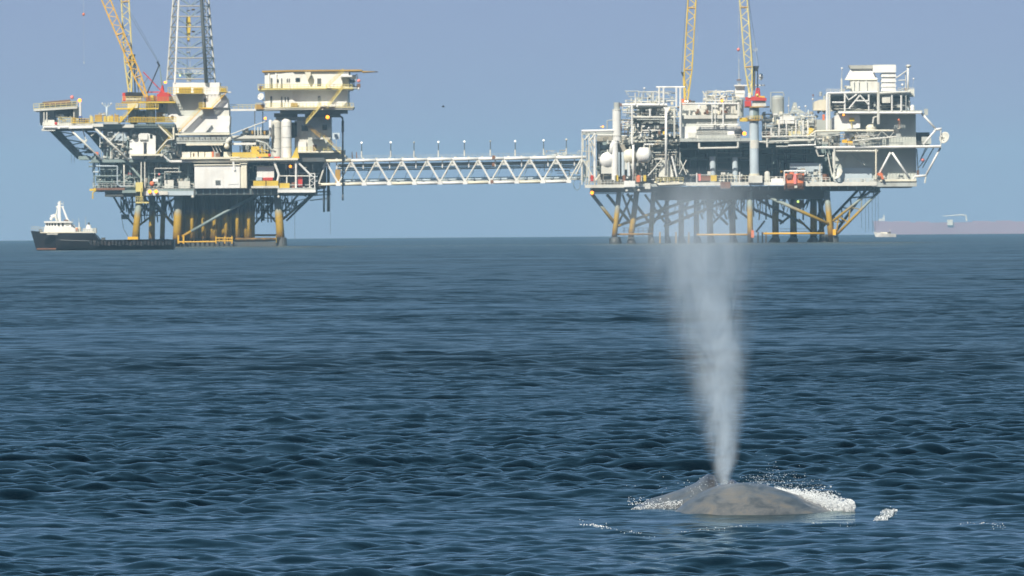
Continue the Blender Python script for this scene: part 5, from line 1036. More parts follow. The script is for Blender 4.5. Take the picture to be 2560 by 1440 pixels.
def process_building():
    t = thing('process_building', 'white process building with louvres and a round dark fan opening, mid right platform', 'building', P(1775, 347, DR + 2)); g = Kit(t, DR)
    w_ = g.box('wall', 'white', 1703, 316, 1852, 345, 2, 14); g.box('roof', 'offwhite', 1702, 288, 1846, 296, 1.5, 14); g.box('wall', 'greenwall', 1706, 296.2, 1843, 315.8, 2.6, 13); g.box('wall', 'offwhite', 1706, 262, 1845, 287.8, 6, 13)
    lv = g.box('louvre_panel', 'grey', 1741, 322, 1818, 336, 1.9, 1.99)
    for i in range(6): g.box('louvre', 'dark' if i % 2 else 'offwhite', 1742, 323 + i * 2.2, 1817, 324.4 + i * 2.2, 1.78, 1.9, lv)
    fan = g.vessel('fan_ring', 'black', 1842, 1851, 331, 11, 1.2, axis='y', length=0.9); g.box('hatch', 'offwhite', 1720, 331, 1740, 344, 1.7, 1.99); g.box('hatch', 'grey', 1745, 338, 1836, 345, 1.2, 1.99)
    for x0, y0, x1, y1, r in ((1702, 259, 1848, 259, 2.4), (1703, 259, 1703, 346, 2.8), (1808, 259, 1808, 314, 2.2), (1780, 262, 1780, 312, 1.4), (1742, 312, 1846, 312, 1.6), (1846, 259, 1846, 290, 2.0), (1788, 240, 1788, 312, 1.2)): g.tube('beam', 'white', [(x0, y0, 0.8), (x1, y1, 0.8)], r, 6)
    for x in (1745, 1790, 1828): g.tube('post', 'offwhite', [(x, 304, 0.8), (x, 314, 0.8)], 1.4, 5)
    g.rail('offwhite', 1742, 316, 1848, 314, 9, 0.9, kick=False, step=12); g.gear((1715, 272, 1845, 289), (3, 5.8), 16, 101, ('brown', 'cream', 'offwhite', 'rust'), 4, 10); g.gear((1775, 292, 1800, 318), (0.6, 2.4), 8, 102, ('grey', 'cream', 'offwhite'), 3, 7); g.cyl('drum', 'white', 1748, 262, 272, 4, 3, 10, dome=0.8)
    # pipework tower above the roof
    for x, y0, r in ((1765, 228, 1.6), (1788, 226, 1.8), (1800, 232, 1.6), (1816, 232, 1.6), (1832, 232, 1.8)): g.tube('post', 'offwhite', [(x, y0, 4), (x, 262, 4)], r, 6)
    for q in ([(1780, 240), (1790, 225), (1812, 250)], [(1757, 228), (1768, 250)], [(1764, 252), (1830, 252)], [(1786, 232), (1830, 228)], [(1800, 246), (1812, 232)]): g.tube('pipe', 'offwhite', [(a, b, 3) for a, b in q], 1.8, 6)
    g.pipes((1758, 228, 1860, 262), (3, 12), 44, 103, ('offwhite', 'grey', 'white', 'grey', 'cream'), 0.6, 1.6); g.gear((1758, 238, 1850, 262), (4, 12), 26, 104, ('grey', 'offwhite', 'dark', 'cream'), 4, 10)
    g.cyl('tower_vessel', 'greenwall', 1846, 246, 292, 13, 7, 16, dome=0.2); g.box('tank', 'white', 1838, 214, 1862, 244, 8, 12); g.box('walkway', 'white', 1836, 212, 1912, 214.5, 7, 12); g.box('walkway', 'white', 1816, 226, 1834, 229, 6, 9)
    g.ball('lamp_head', 'white', 1902, 192, 6, 8, 12, sq=1.5) ; g.cyl('drum', 'yellow', 1860, 294, 304, 11, 3, 10)
    g.finish()
process_building()

def tank(x0, x1, cy, r, d, axis, label, mat='white', L=5):
    t = thing('storage_tank', label, 'tank', P((x0 + x1) / 2, cy + r, DR + d), 'white storage tanks by the footbridge end'); g = Kit(t, DR)
    g.vessel('tank_shell', mat, x0, x1, cy, r, d, axis, 18, length=L); mx = (x0 + x1) / 2
    if axis == 'y':
        for e in (0.9, L - 1.2): g.box('saddle', 'offwhite', mx - r * 0.8, cy + r * 0.7, mx + r * 0.8, cy + r * 1.7, d + e, d + e + 0.4)
    g.tube('nozzle', 'offwhite', [(mx, cy - r, d + 1.5), (mx, cy - r - 6, d + 1.5)], 1.6, 6)
tank(1502, 1536, 400, 20, -0.5, 'y', 'biggest bright round white tank, left of the tall white column', 'white')
tank(1565, 1584, 391, 19, 0, 'y', 'narrow cream tank end partly behind a white post', 'cream')
tank(1590, 1630, 388, 20, 0, 'x', 'bright white lying tank with rounded right end, right of the white post', 'white')
def column():
    t = thing('exhaust_column', 'tall white column with a grey stub on top, beside the round white tanks', 'column', P(1540, 450, DR)); g = Kit(t, DR)
    g.cyl('shell', 'white', 1542, 274, 352, 10.5, 0.5, 20); g.cyl('stub', 'grey', 1542, 256, 273.5, 7.5, 0.5, 16); g.cyl('shell', 'white', 1537, 352, 450, 8, 0.5, 18); g.tube('bend', 'white', [(1542, 350, 0.5), (1532, 364, 0.5), (1528, 384, 0.5)], [9, 8, 6], 12)
    g.box('bracket', 'rust', 1550, 258, 1554, 266, 0, 1); g.cyl('flange', 'offwhite', 1542, 337, 340, 11.5, 0.5, 20); g.cyl('flange', 'offwhite', 1542, 273, 276, 11.3, 0.5, 20)
column()
def hopper_unit():
    t = thing('air_intake_hood', 'big white air intake hood with flared sides on top of the right module', 'intake hood', P(2158, 228, DR + 4)); g = Kit(t, DR)
    def fr(name, m, q0, q1, y0, y1, d0, d1):
        # square frustum: widths q at rows y
        a = [g.at(q0[0], y0, 4), g.at(q0[1], y0, 4)]; b = [g.at(q1[0], y1, 4), g.at(q1[1], y1, 4)]; c = (a[0].x + a[1].x) / 2; w0, w1 = (a[1].x - a[0].x) / 2, (b[1].x - b[0].x) / 2; yc = DR + 4 + max(w0, w1)
        v = [Vector((c + sx * w_, yc + sy * w_, z)) for w_, z in ((w1, b[0].z), (w0, a[0].z)) for sx, sy in ((-1, -1), (1, -1), (1, 1), (-1, 1))]
        g.put(name, m, (v, [(3, 2, 1, 0), (4, 5, 6, 7)] + [(i, (i + 1) % 4, (i + 1) % 4 + 4, i + 4) for i in range(4)]))
    fr('hood', 'white', (2128, 2180), (2112, 2192), 172, 198, 0, 0); fr('hood_cap', 'offwhite', (2122, 2184), (2127, 2181), 163, 171.8, 0, 0); fr('hood_base', 'offwhite', (2126, 2194), (2126, 2194), 198.3, 228, 0, 0)
    g.tube('rim', 'cream', [(2112, 199, 3.8), (2192, 199, 3.8)], 1.6, 6)
    for x in (2134, 2146, 2166): g.tube('post', 'white', [(x, 202, 3.6), (x, 228, 3.6)], 1.6, 5)
    g.tube('post', 'offwhite', [(2104, 196, 3), (2104, 230, 3)], 2.4, 6); g.tube('aerial', 'grey', [(2104, 196, 3), (2105, 172, 3)], 0.7, 5); g.ball('lamp_head', 'white', 2105, 171, 2.8, 3); g.gear((2096, 205, 2130, 230), (3, 7), 10, 111, ('offwhite', 'grey', 'brown', 'dark'), 3, 8)
hopper_unit()
def louvre_unit():
    t = thing('louvred_ventilator', 'white box ventilator with stacked horizontal cowls, right of the intake hood', 'ventilator', P(2218, 228, DR + 4)); g = Kit(t, DR)
    g.box('cowl', 'white', 2182, 163, 2240, 181, 3, 9); g.box('core', 'offwhite', 2206, 181, 2238, 229, 4.4, 8.6)
    for y in (183, 196, 208, 219): g.poly('cowl', 'white', [(2204, y), (2239, y), (2241, y + 9.5), (2202, y + 9.5)], 3.4, 8.9)
    g.box('roof_lip', 'grey', 2184, 161.5, 2239, 162.9, 3.2, 8.8)
louvre_unit()
def right_mast():
    t = thing('antenna_mast', 'white mast with round head and raking strut beside the louvred ventilator', 'mast', P(2268, 232, DR + 3)); g = Kit(t, DR)
    g.tube('pole', 'white', [(2270, 230, 3), (2270, 168, 3)], 2.8, 8); g.ball('mast_head', 'offwhite', 2271, 165, 7, 3, 12, sq=0.55); g.tube('strut', 'offwhite', [(2240, 195, 3), (2268, 176, 3)], 1.7, 6); g.tube('pole', 'offwhite', [(2264, 182, 3.5), (2264, 230, 3.5)], 1.3, 6); g.tube('arm', 'offwhite', [(2246, 201, 3), (2262, 200, 3)], 1.4, 5); g.ball('lamp_head', 'white', 2284, 197, 2.4, 3); g.tube('arm', 'grey', [(2284, 197, 3), (2280, 230, 3)], 0.4, 4)
    g.ball('mast_head', 'white', 2256, 212, 3.4, 3)
right_mast()
def radio_mast():
    t = thing('antenna_mast', 'thin grey radio mast with a small crow platform left of the right-hand crane', 'mast', P(1848, 215, DR + 10)); g = Kit(t, DR)
    g.tube('pole', 'grey', [(1848, 240, 10), (1847, 150, 10)], [1.4, 0.7], 6); g.box('platform', 'brown', 1842, 198, 1853, 201, 9.4, 10.6)
    for x in (1843, 1852): g.tube('stay', 'grey', [(x, 201, 10), (x + (4 if x < 1848 else -4), 222, 10)], 0.8, 4)
radio_mast()
dish(2363, 345, DR + 1, 15, -0.62, -0.75, 0.30, 'large round dish antenna on the far right outrigger', 'offwhite', None, (2350, 340))
dish(2096, 436, DR + 0.2, 15.5, -0.62, -0.62, 0.52, 'pale dish antenna tilted up at deck level below the stowed boom', 'offwhite', None, (2086, 450))
def stowed_boom():
    t = thing('stowed_davit_boom', 'long cream boom lying level in front of the grey-green wall', 'boom', P(2130, 340, DR)); g = Kit(t, DR)
    g.tube('boom_chord', 'cream', [(2018, 342, -1.5), (2040, 328, -1.5), (2120, 326.5, -1.5), (2236, 326.5, -1.5)], [1.6, 2.6, 3.2, 2.4], 6); g.tube('boom_chord', 'offwhite', [(2132, 352, -1.5), (2250, 341, -1.5)], 2.2, 6); g.tube('boom_lacing', 'cream', [(2236, 327, -1.5), (2252, 318, -1.5)], 1.4, 5)
    g.lattice('boom_lacing', 'offwhite', (2140, 328, -1.5), (2236, 328, -1.5), (2140, 351, -1.5), (2240, 342, -1.5), 6, 0.9)
    g.box('boom_tip', 'dark', 2234, 322, 2248, 332, -1.8, 0); g.box('boom_tip', 'brown', 2246, 301, 2251, 322, -1.6, -1); g.box('boom_tip', 'grey', 2240, 334, 2252, 345, -1.7, -0.6); g.rail('grey', 2236, 322, 2262, 322, 9, -1.6, kick=False, step=6); g.ball('lamp_head', 'orange', 2247, 300, 3, -1.2)
stowed_boom()
def lifeboat():
    t = thing('lifeboat', 'orange enclosed lifeboat hanging in a white frame under the right platform deck', 'lifeboat', P(1986, 470, DR - 1)); g = Kit(t, DR)
    k = g.k; o = P(1986, 470, DR - 1.2); L = 25 * k; n = 14; V, Fc = [], []
    secs = [(-1.0, 0.25), (-0.85, 0.7), (-0.5, 0.95), (0, 1.0), (0.5, 0.95), (0.85, 0.75), (1.0, 0.3)]
    hull = lambda z0, z1, name, m, sh: None
    def body(name, m, zs):     # zs: (height px above keel, half-width metres)
        V, Fc = [], []; q = []
        for tx, sc in secs:
            ring = [(-w_ * sc, h) for h, w_ in zs] + [(w_ * sc, h) for h, w_ in zs[::-1]]
            for y, h in ring: V.append(o + Vector((tx * L, y + 1.2, h * k)))
        m_ = len(zs) * 2
        for i in range(len(secs) - 1):
            for j in range(m_):
                a, b = i * m_ + j, i * m_ + (j + 1) % m_; Fc.append((a, b, b + m_, a + m_))
        Fc.append(tuple(range(m_))[::-1]); Fc.append(tuple(range((len(secs) - 1) * m_, len(secs) * m_)))
        g.put(name, m, (V, Fc), None, False)
    body('hull', 'rust', [(-6, 0.1), (-2, 0.7), (6, 1.15), (12, 1.25)]); body('canopy', 'orange', [(12.2, 1.27), (20, 1.2), (27, 0.9), (33, 0.5), (36, 0.2)])
    for x0, x1 in ((1967, 1980), (1995, 2006)): g.box('window', 'brown', x0, 435, x1, 446, -1.55, -0.9)
    g.box('band', 'pink', 1984, 434, 1991, 460, -1.75, -1.0); g.cyl('cockpit', 'orange', 1980, 428, 437, 6, 0, 10)
    g.tube('frame', 'white', [(1961, 460, -1.6), (1961, 428, -1.6), (2013, 428, -1.6), (2013, 436, -1.6)], 2.8, 6); g.tube('fall_line', 'grey', [(1970, 428, -0.8), (1970, 440, -0.8)], 0.6, 4); g.tube('fall_line', 'grey', [(2002, 428, -0.8), (2002, 440, -0.8)], 0.6, 4); g.box('propeller', 'offwhite', 1986, 464, 1993, 470, -1.6, -1.3)
lifeboat()
def crane_right():
    t = thing('pedestal_crane', 'crane on a thick pale column, red house, pale yellow boom leaning left off the top', 'crane', P(1886, 456, DR)); g = Kit(t, DR)
    g.cyl('crane_pedestal', 'paleblue', 1886, 270, 440, 11.5, 0.5, 24); g.cyl('pedestal_head', 'teal', 1886, 266, 298, 11.8, 0.5, 24); g.box('pedestal_base', 'offwhite', 1871, 439, 1906, 457, -0.7, 2.2); g.cyl('pedestal_ring', 'cream', 1886, 434, 439, 12.6, 0.5, 24); g.cyl('pedestal_ring', 'ochre', 1886, 298, 302, 18, 0.5, 20); g.rail('yellow', 1866, 299, 1906, 299, 9, -1.0, kick=False, step=7); g.cyl('pedestal_ring', 'offwhite', 1886, 350, 371, 11.9, 0.5, 24); g.box('walkway', 'yellow', 1850, 298, 1874, 303, -0.3, 1.4)
    g.cyl('slew_deck', 'ochre', 1892, 266, 269, 32, 1.5, 24); g.poly('crane_house', 'red', [(1864, 251), (1864, 243), (1884, 241), (1916, 245), (1916, 252)], -1, 4); g.box('crane_house', 'offwhite', 1880, 258, 1915, 266, -1, 4); g.box('crane_grille', 'dark', 1882, 252.3, 1914, 257.7, -0.8, 3.6); g.box('crane_house', 'red', 1862, 252.3, 1878, 266, -1, 3.5); g.box('engine_cover', 'yellow', 1890, 240, 1912, 245, 0, 3)
    for x0, x1 in ((1872, 1873), (1887, 1893), (1900, 1897)): g.tube('crane_mast', 'red', [(x0, 246, 1), (x1, 220, 1)], 2.2, 6)
    g.poly('crane_mast', 'red', [(1886, 244), (1892, 228), (1898, 226), (1902, 244)], 0.4, 1.4); g.box('operator_cab', 'cream', 1870, 232, 1877, 244, -1.2, 0.4); g.ball('searchlight', 'paleyellow', 1893, 238, 4, -0.8)
    for x0, x1 in ((1882, 1884), (1894, 1894)): g.tube('crane_gantry', 'black', [(x0, 226, 2), (x1, 172, 2)], 1.4, 6)
    g.tube('crane_gantry', 'yellow', [(1886, 226, 1.4), (1887, 175, 1.4)], 1.6, 6); g.poly('gantry_head', 'black', [(1881, 165), (1898, 165), (1894, 178), (1886, 178)], 1.2, 2.6)
    for x0, x1 in ((1882, 1870), (1897, 1872)): g.tube('pendant_line', 'dark', [(x0, 166, 2), (x1 + 4, 30, 2), (1843, -260, 2)], 0.5, 4)
    g.rail('grey', 1883, 131, 1893, 128, 7, 1.0, kick=False, step=6); g.tube('whip_line', 'grey', [(1893, 165, 2), (1886, 100, 2)], 0.3, 4)
    lattice_boom(g, 'paleyellow', (1877, 240), (1837, -280), 18, 20, 0, 1.9, 34, 1.9)
    g.finish()
def crane_left():
    t = thing('pedestal_crane', 'crane with an orange cab and mustard boom leaning right, behind the white frames', 'crane', P(1718, 272, DR + 16)); g = Kit(t, DR)
    g.box('crane_house', 'orange', 1704, 247, 1714, 268, 13, 16); g.box('crane_house', 'rust', 1714, 250, 1728, 268, 13.5, 17); g.box('crane_house', 'dark', 1727, 252, 1738, 264, 13.5, 16); g.cyl('crane_pedestal', 'grey', 1718, 266, 360, 11, 18, 16); g.box('crane_deck', 'brown', 1694, 266, 1740, 270, 12.5, 19)
    for x in (1713, 1719): g.ball('lamp_head', 'lamp_white', x, 253, 2.4, 12.8)
    g.tube('crane_gantry', 'yellow', [(1711, 250, 15), (1708, 184, 15)], 1.8, 6); g.poly('gantry_head', 'black', [(1702, 180), (1712, 180), (1713, 190), (1706, 190)], 14.4, 15.6)
    for a in (0, 1): g.tube('pendant_line', 'dark', [(1704 + a * 7, 180, 15), (1716 + a * 6, 0, 15), (1746, -270, 15)], 0.5, 4)
    g.tube('whip_line', 'grey', [(1743, 0, 14), (1743, 120, 14)], 0.3, 4)
    lattice_boom(g, 'yellow', (1716, 250), (1746, -290), 20, 20, 13, 1.9, 36, 1.9)
    g.finish()
crane_right(); crane_left()
hook(1846, -260, 124, 150, 1.5, DR, 'small pinkish hook block hanging from the leaning pale yellow boom', 'pink', 4)
lamp(1480, 482, DR, 1, 'amber lamp under the left corner of the right platform', 5.5)
lamp(1861, 334, DR, 0.8, 'large amber lamp beside the fan opening of the white process building', 6)
lamp(1805, 252, DR, 2.5, 'amber lamp on the pipework tower above the process building', 4)
lamp(2109, 287, DR, 1.2, 'amber lamp above the white tank of the right module', 3.2)
lamp(1507, 317, DR, 1.5, 'small amber lamp on the canopy at the footbridge end', 3.0)
# ------------------------------------------------------------------ vessels, far shore ship, bird
def hull_mesh(prof, L, nS=13):
    pass
def supply_boat():
    Y = 2190.0; t = thing('supply_boat', 'dark-hulled supply boat with white wheelhouse and low stern beside the left platform', 'boat', P(255, 622, Y)); g = Kit(t, Y)
    # stations along the hull: (px at sheer, sheer row, px at waterline, half-beam m)
    st = [(77, 577, 90, 0.15), (90, 578.2, 98, 1.6), (110, 579.6, 114, 3.2), (140, 581, 142, 4.6), (180, 582.2, 180, 5.2), (236, 583, 236, 5.4), (243, 590, 243, 5.4), (250, 598, 250, 5.4), (258, 600, 258, 5.4), (330, 598.6, 330, 5.4), (415, 597.8, 415, 5.4), (437, 599, 436, 5.0)]
    wl = lambda x: 622 - (x - 90) * 0.007
    V, Fc = [], []; m = 8
    for xs, ys, xw, hb in st:
        a = g.at(xs, ys, 6); b = g.at(xw, wl(xw), 6)
        for sy in (1, -1):
            lv = [(1.0, 0), (0.55, 0.5), (0.0, 0.93), (-0.5, 1.15)]
            if sy == -1: lv = lv[::-1]
            for u, q in lv:
                x = b.x + (a.x - b.x) * u; z = b.z + (a.z - b.z) * u if u >= 0 else b.z - 0.7
                V.append(Vector((x, Y + 6 + sy * hb * (1 - 0.28 * (1 - u) ** 1.3 if u >= 0 else 0.55), z)))
    for i in range(len(st) - 1):
        for j in range(m):
            p, q = i * m + j, i * m + (j + 1) % m; Fc.append((p, q, q + m, p + m))
    Fc.append(tuple(range(m))[::-1]); Fc.append(tuple(range((len(st) - 1) * m, len(st) * m)))
    h = g.put('hull', 'hull_black', (V, Fc)); 
    g.tube('rub_rail', 'dark', [(150, 600, 0.9), (240, 603, 0.4)], 0.9, 5)
    for i in range(23): x = 228 + i * 9; g.cyl('tyre_fender', 'black', x, 602 + (i % 3), 612 + (i % 3), 4.2, 0.35, 10)
    g.box('boot_stripe', 'rust', 92, 620.6, 140, 623.5, 1.5, 1.6)
    # superstructure
    g.poly('deckhouse', 'white', [(109, 580), (111, 566), (180, 567), (190, 573), (188, 582)], 2.6, 9.4); g.box('wheelhouse', 'white', 113, 556, 178, 567, 3.2, 8.8); g.poly('roof', 'white', [(110, 553), (176, 553), (181, 557), (110, 557)], 2.8, 9.2)
    for x in (118, 124, 131, 138): g.box('window', 'glass', x - 2, 558.5, x + 1.6, 564, 3.1, 3.19)
    for x in (147, 157): g.box('window', 'glass', x - 2.6, 558.5, x + 2.4, 565, 3.1, 3.19)
    g.box('window', 'grey', 164, 559, 172, 564, 3.1, 3.19); g.box('bridge_wing', 'white', 176, 562, 186, 568, 4, 8); g.cyl('funnel', 'white', 222, 562, 581, 9, 6, 12, r2=5.5); g.cyl('funnel_top', 'dark', 222, 556, 562, 2.4, 6, 8); g.box('locker', 'cream', 188, 568, 201, 581, 4, 8); g.cyl('liferaft', 'orange', 192, 570, 578, 3, 3.6, 8); g.box('locker', 'white', 208, 571, 232, 582, 4.5, 8); g.cyl('davit', 'white', 198, 556, 580, 1.2, 6, 6)
    g.tube('mast', 'white', [(148, 553, 6), (149, 503, 6)], [5, 3], 6); g.tube('mast', 'white', [(156, 516, 6), (168, 548, 6), (169, 553, 6)], [2, 3, 6], 6); g.tube('mast', 'offwhite', [(140, 540, 6), (145, 512, 6)], 1.6, 6); g.tube('mast_yard', 'white', [(139, 517, 6), (159, 517, 6)], 1.4, 5); g.tube('mast_yard', 'white', [(143, 508, 6), (156, 510, 6)], 1.2, 5)
    g.tube('aerial', 'offwhite', [(151, 520, 6), (152, 502, 6)], 0.6, 4); g.tube('aerial', 'offwhite', [(158, 518, 6), (158, 504, 6)], 0.6, 4); g.ball('radar', 'white', 133, 541, 7, 6, 10, sq=0.7); g.box('radar', 'white', 126, 538, 140, 540, 5.6, 6.4); g.ball('radome', 'white', 128, 547, 4, 5); g.box('locker', 'brown', 160, 549, 170, 552, 5, 7); g.tube('mast', 'offwhite', [(138, 534, 5), (142, 552, 5)], 2.6, 6)
    for x, y in ((182, 548), (197, 545), (214, 542)): g.tube('aerial', 'grey', [(x, y, 6), (x, 570, 6)], 0.6, 4)
    g.rail('grey', 79, 577, 112, 580, 11, 4.5, kick=False, step=6); g.rail('grey', 188, 582, 236, 583, 9, 1.2, kick=False, step=6); g.box('deck_edge', 'cream', 100, 580.2, 236, 581.6, 1.0, 1.4); g.box('sternpost', 'grey', 233, 570, 241, 583, 3, 6); g.box('winch', 'grey', 98, 573, 104, 580, 5, 7); g.box('deck_cargo', 'dark', 253, 594, 262, 600, 3, 6)
    g.box('deck_cargo', 'bright', 319, 592, 345, 600, 2, 5)
    # name on the bow, too small to read: a row of pale strokes
    for i in range(9): g.box('lettering', 'offwhite', 117 + i * 3.1, 583.4, 119.1 + i * 3.1, 586.8, 0.9, 1.05)
    g.finish()
paint('hull_black', (0.022, 0.025, 0.034), rough=0.4, amount=0.25, wear=(0.07, 0.05, 0.04))
supply_boat()
def motor_boat():
    Y = 3450.0; t = thing('motor_boat', 'tiny white motor boat near the horizon beyond the right platform', 'boat', P(2214, 591, Y)); g = Kit(t, Y)
    V, Fc = [], []; st = [(2184, 579.5, 2189, 0.1), (2192, 581, 2193, 0.8), (2204, 582.5, 2204, 1.3), (2222, 583.8, 2222, 1.4), (2240, 584.5, 2240, 1.3)]; m = 4
    for xs, ys, xw, hb in st:
        a, b = g.at(xs, ys, 2), g.at(xw, 592.5, 2)
        V += [Vector((a.x, Y + 2 + hb, a.z)), Vector((b.x, Y + 2 + hb * 0.7, b.z)), Vector((b.x, Y + 2 - hb * 0.7, b.z)), Vector((a.x, Y + 2 - hb, a.z))]
    for i in range(len(st) - 1):
        for j in range(m): p, q = i * m + j, i * m + (j + 1) % m; Fc.append((p, q, q + m, p + m))
    Fc.append((3, 2, 1, 0)); Fc.append(tuple(range(16, 20))); g.put('hull', 'white', (V, Fc))
    g.poly('cabin', 'cream', [(2196, 583), (2204, 580.5), (2218, 580.8), (2220, 585)], 1.4, 2.8); g.tube('rail', 'grey', [(2186, 578, 1.4), (2205, 579.5, 1.4)], 0.35, 4); g.box('outboard', 'dark', 2223, 579, 2227, 586, 1.8, 2.4); g.tube('aerial', 'offwhite', [(2225, 571, 2), (2225, 581, 2)], 0.5, 4); g.box('cushion', 'dark', 2216, 581, 2226, 584, 1.5, 2.2)
motor_boat()
def far_ship():
    Y = 14500.0; t = thing('cargo_ship', 'far hazy mauve cargo ship hull lying hull-down along the horizon at right', 'ship', P(2400, 584, Y)); g = Kit(t, Y)
    paint('far_hull', (0.36, 0.19, 0.23), amount=0.6, scale=0.02, wear=(0.3, 0.18, 0.2))
    g.poly('hull', 'far_hull', [(2184, 552), (2300, 557), (2360, 556), (2440, 555), (2700, 551), (2700, 600), (2190, 600)], 0, 42)
    g.poly('deck_house', 'offwhite', [(2196, 552), (2199, 547), (2207, 546), (2209, 537), (2212, 537), (2212, 552)], 4, 18)
    g.box('deck_house', 'cream', 2368, 549, 2382, 563, -3, -0.1)
    for x, w_, y in ((2235, 40, 553), (2290, 34, 554), (2432, 44, 552.5), (2490, 40, 551.5)): g.box('hatch_cover', 'far_hull', x, y, x + w_, y + 6, 8, 30)
    g.tube('deck_crane', 'cream', [(2356, 540.5, 8), (2404, 537, 8), (2415, 539, 8), (2417, 553, 8)], [0.7, 1.9, 2.0, 2.4], 6)
far_ship()
def bird():
    Y = 1150.0; t = thing('seabird', 'small dark seabird flying above the footbridge', 'bird', P(1108, 266, Y)); o = P(1108, 267, Y)
    s = 0.26
    V, Fc = tube_mesh([o + Vector((-0.75 * s, 0, 0.12 * s)), o + Vector((-0.45 * s, 0, 0.06 * s)), o, o + Vector((0.45 * s, 0, 0)), o + Vector((0.8 * s, 0, 0.05 * s))], [0.03 * s, 0.13 * s, 0.2 * s, 0.12 * s, 0.04 * s], 8)
    mesh_obj('body', V, Fc, 'black', t, True)
    for sg in (-1, 1):
        w_ = [o + Vector((-0.3 * s, sg * 0.12 * s, 0.08 * s)), o + Vector((-0.2 * s, sg * 0.8 * s, 0.55 * s)), o + Vector((0.25 * s, sg * 1.5 * s, 0.5 * s)), o + Vector((0.3 * s, sg * 0.8 * s, 0.42 * s)), o + Vector((0.25 * s, sg * 0.12 * s, 0.05 * s))]
        V = w_ + [p + Vector((0, 0, -0.05 * s)) for p in w_]; Fc = [(0, 1, 2, 3, 4), (9, 8, 7, 6, 5)] + [(i, i + 5, (i + 1) % 5 + 5, (i + 1) % 5) for i in range(5)]
        mesh_obj('wing', V, Fc, 'black', t)
bird()
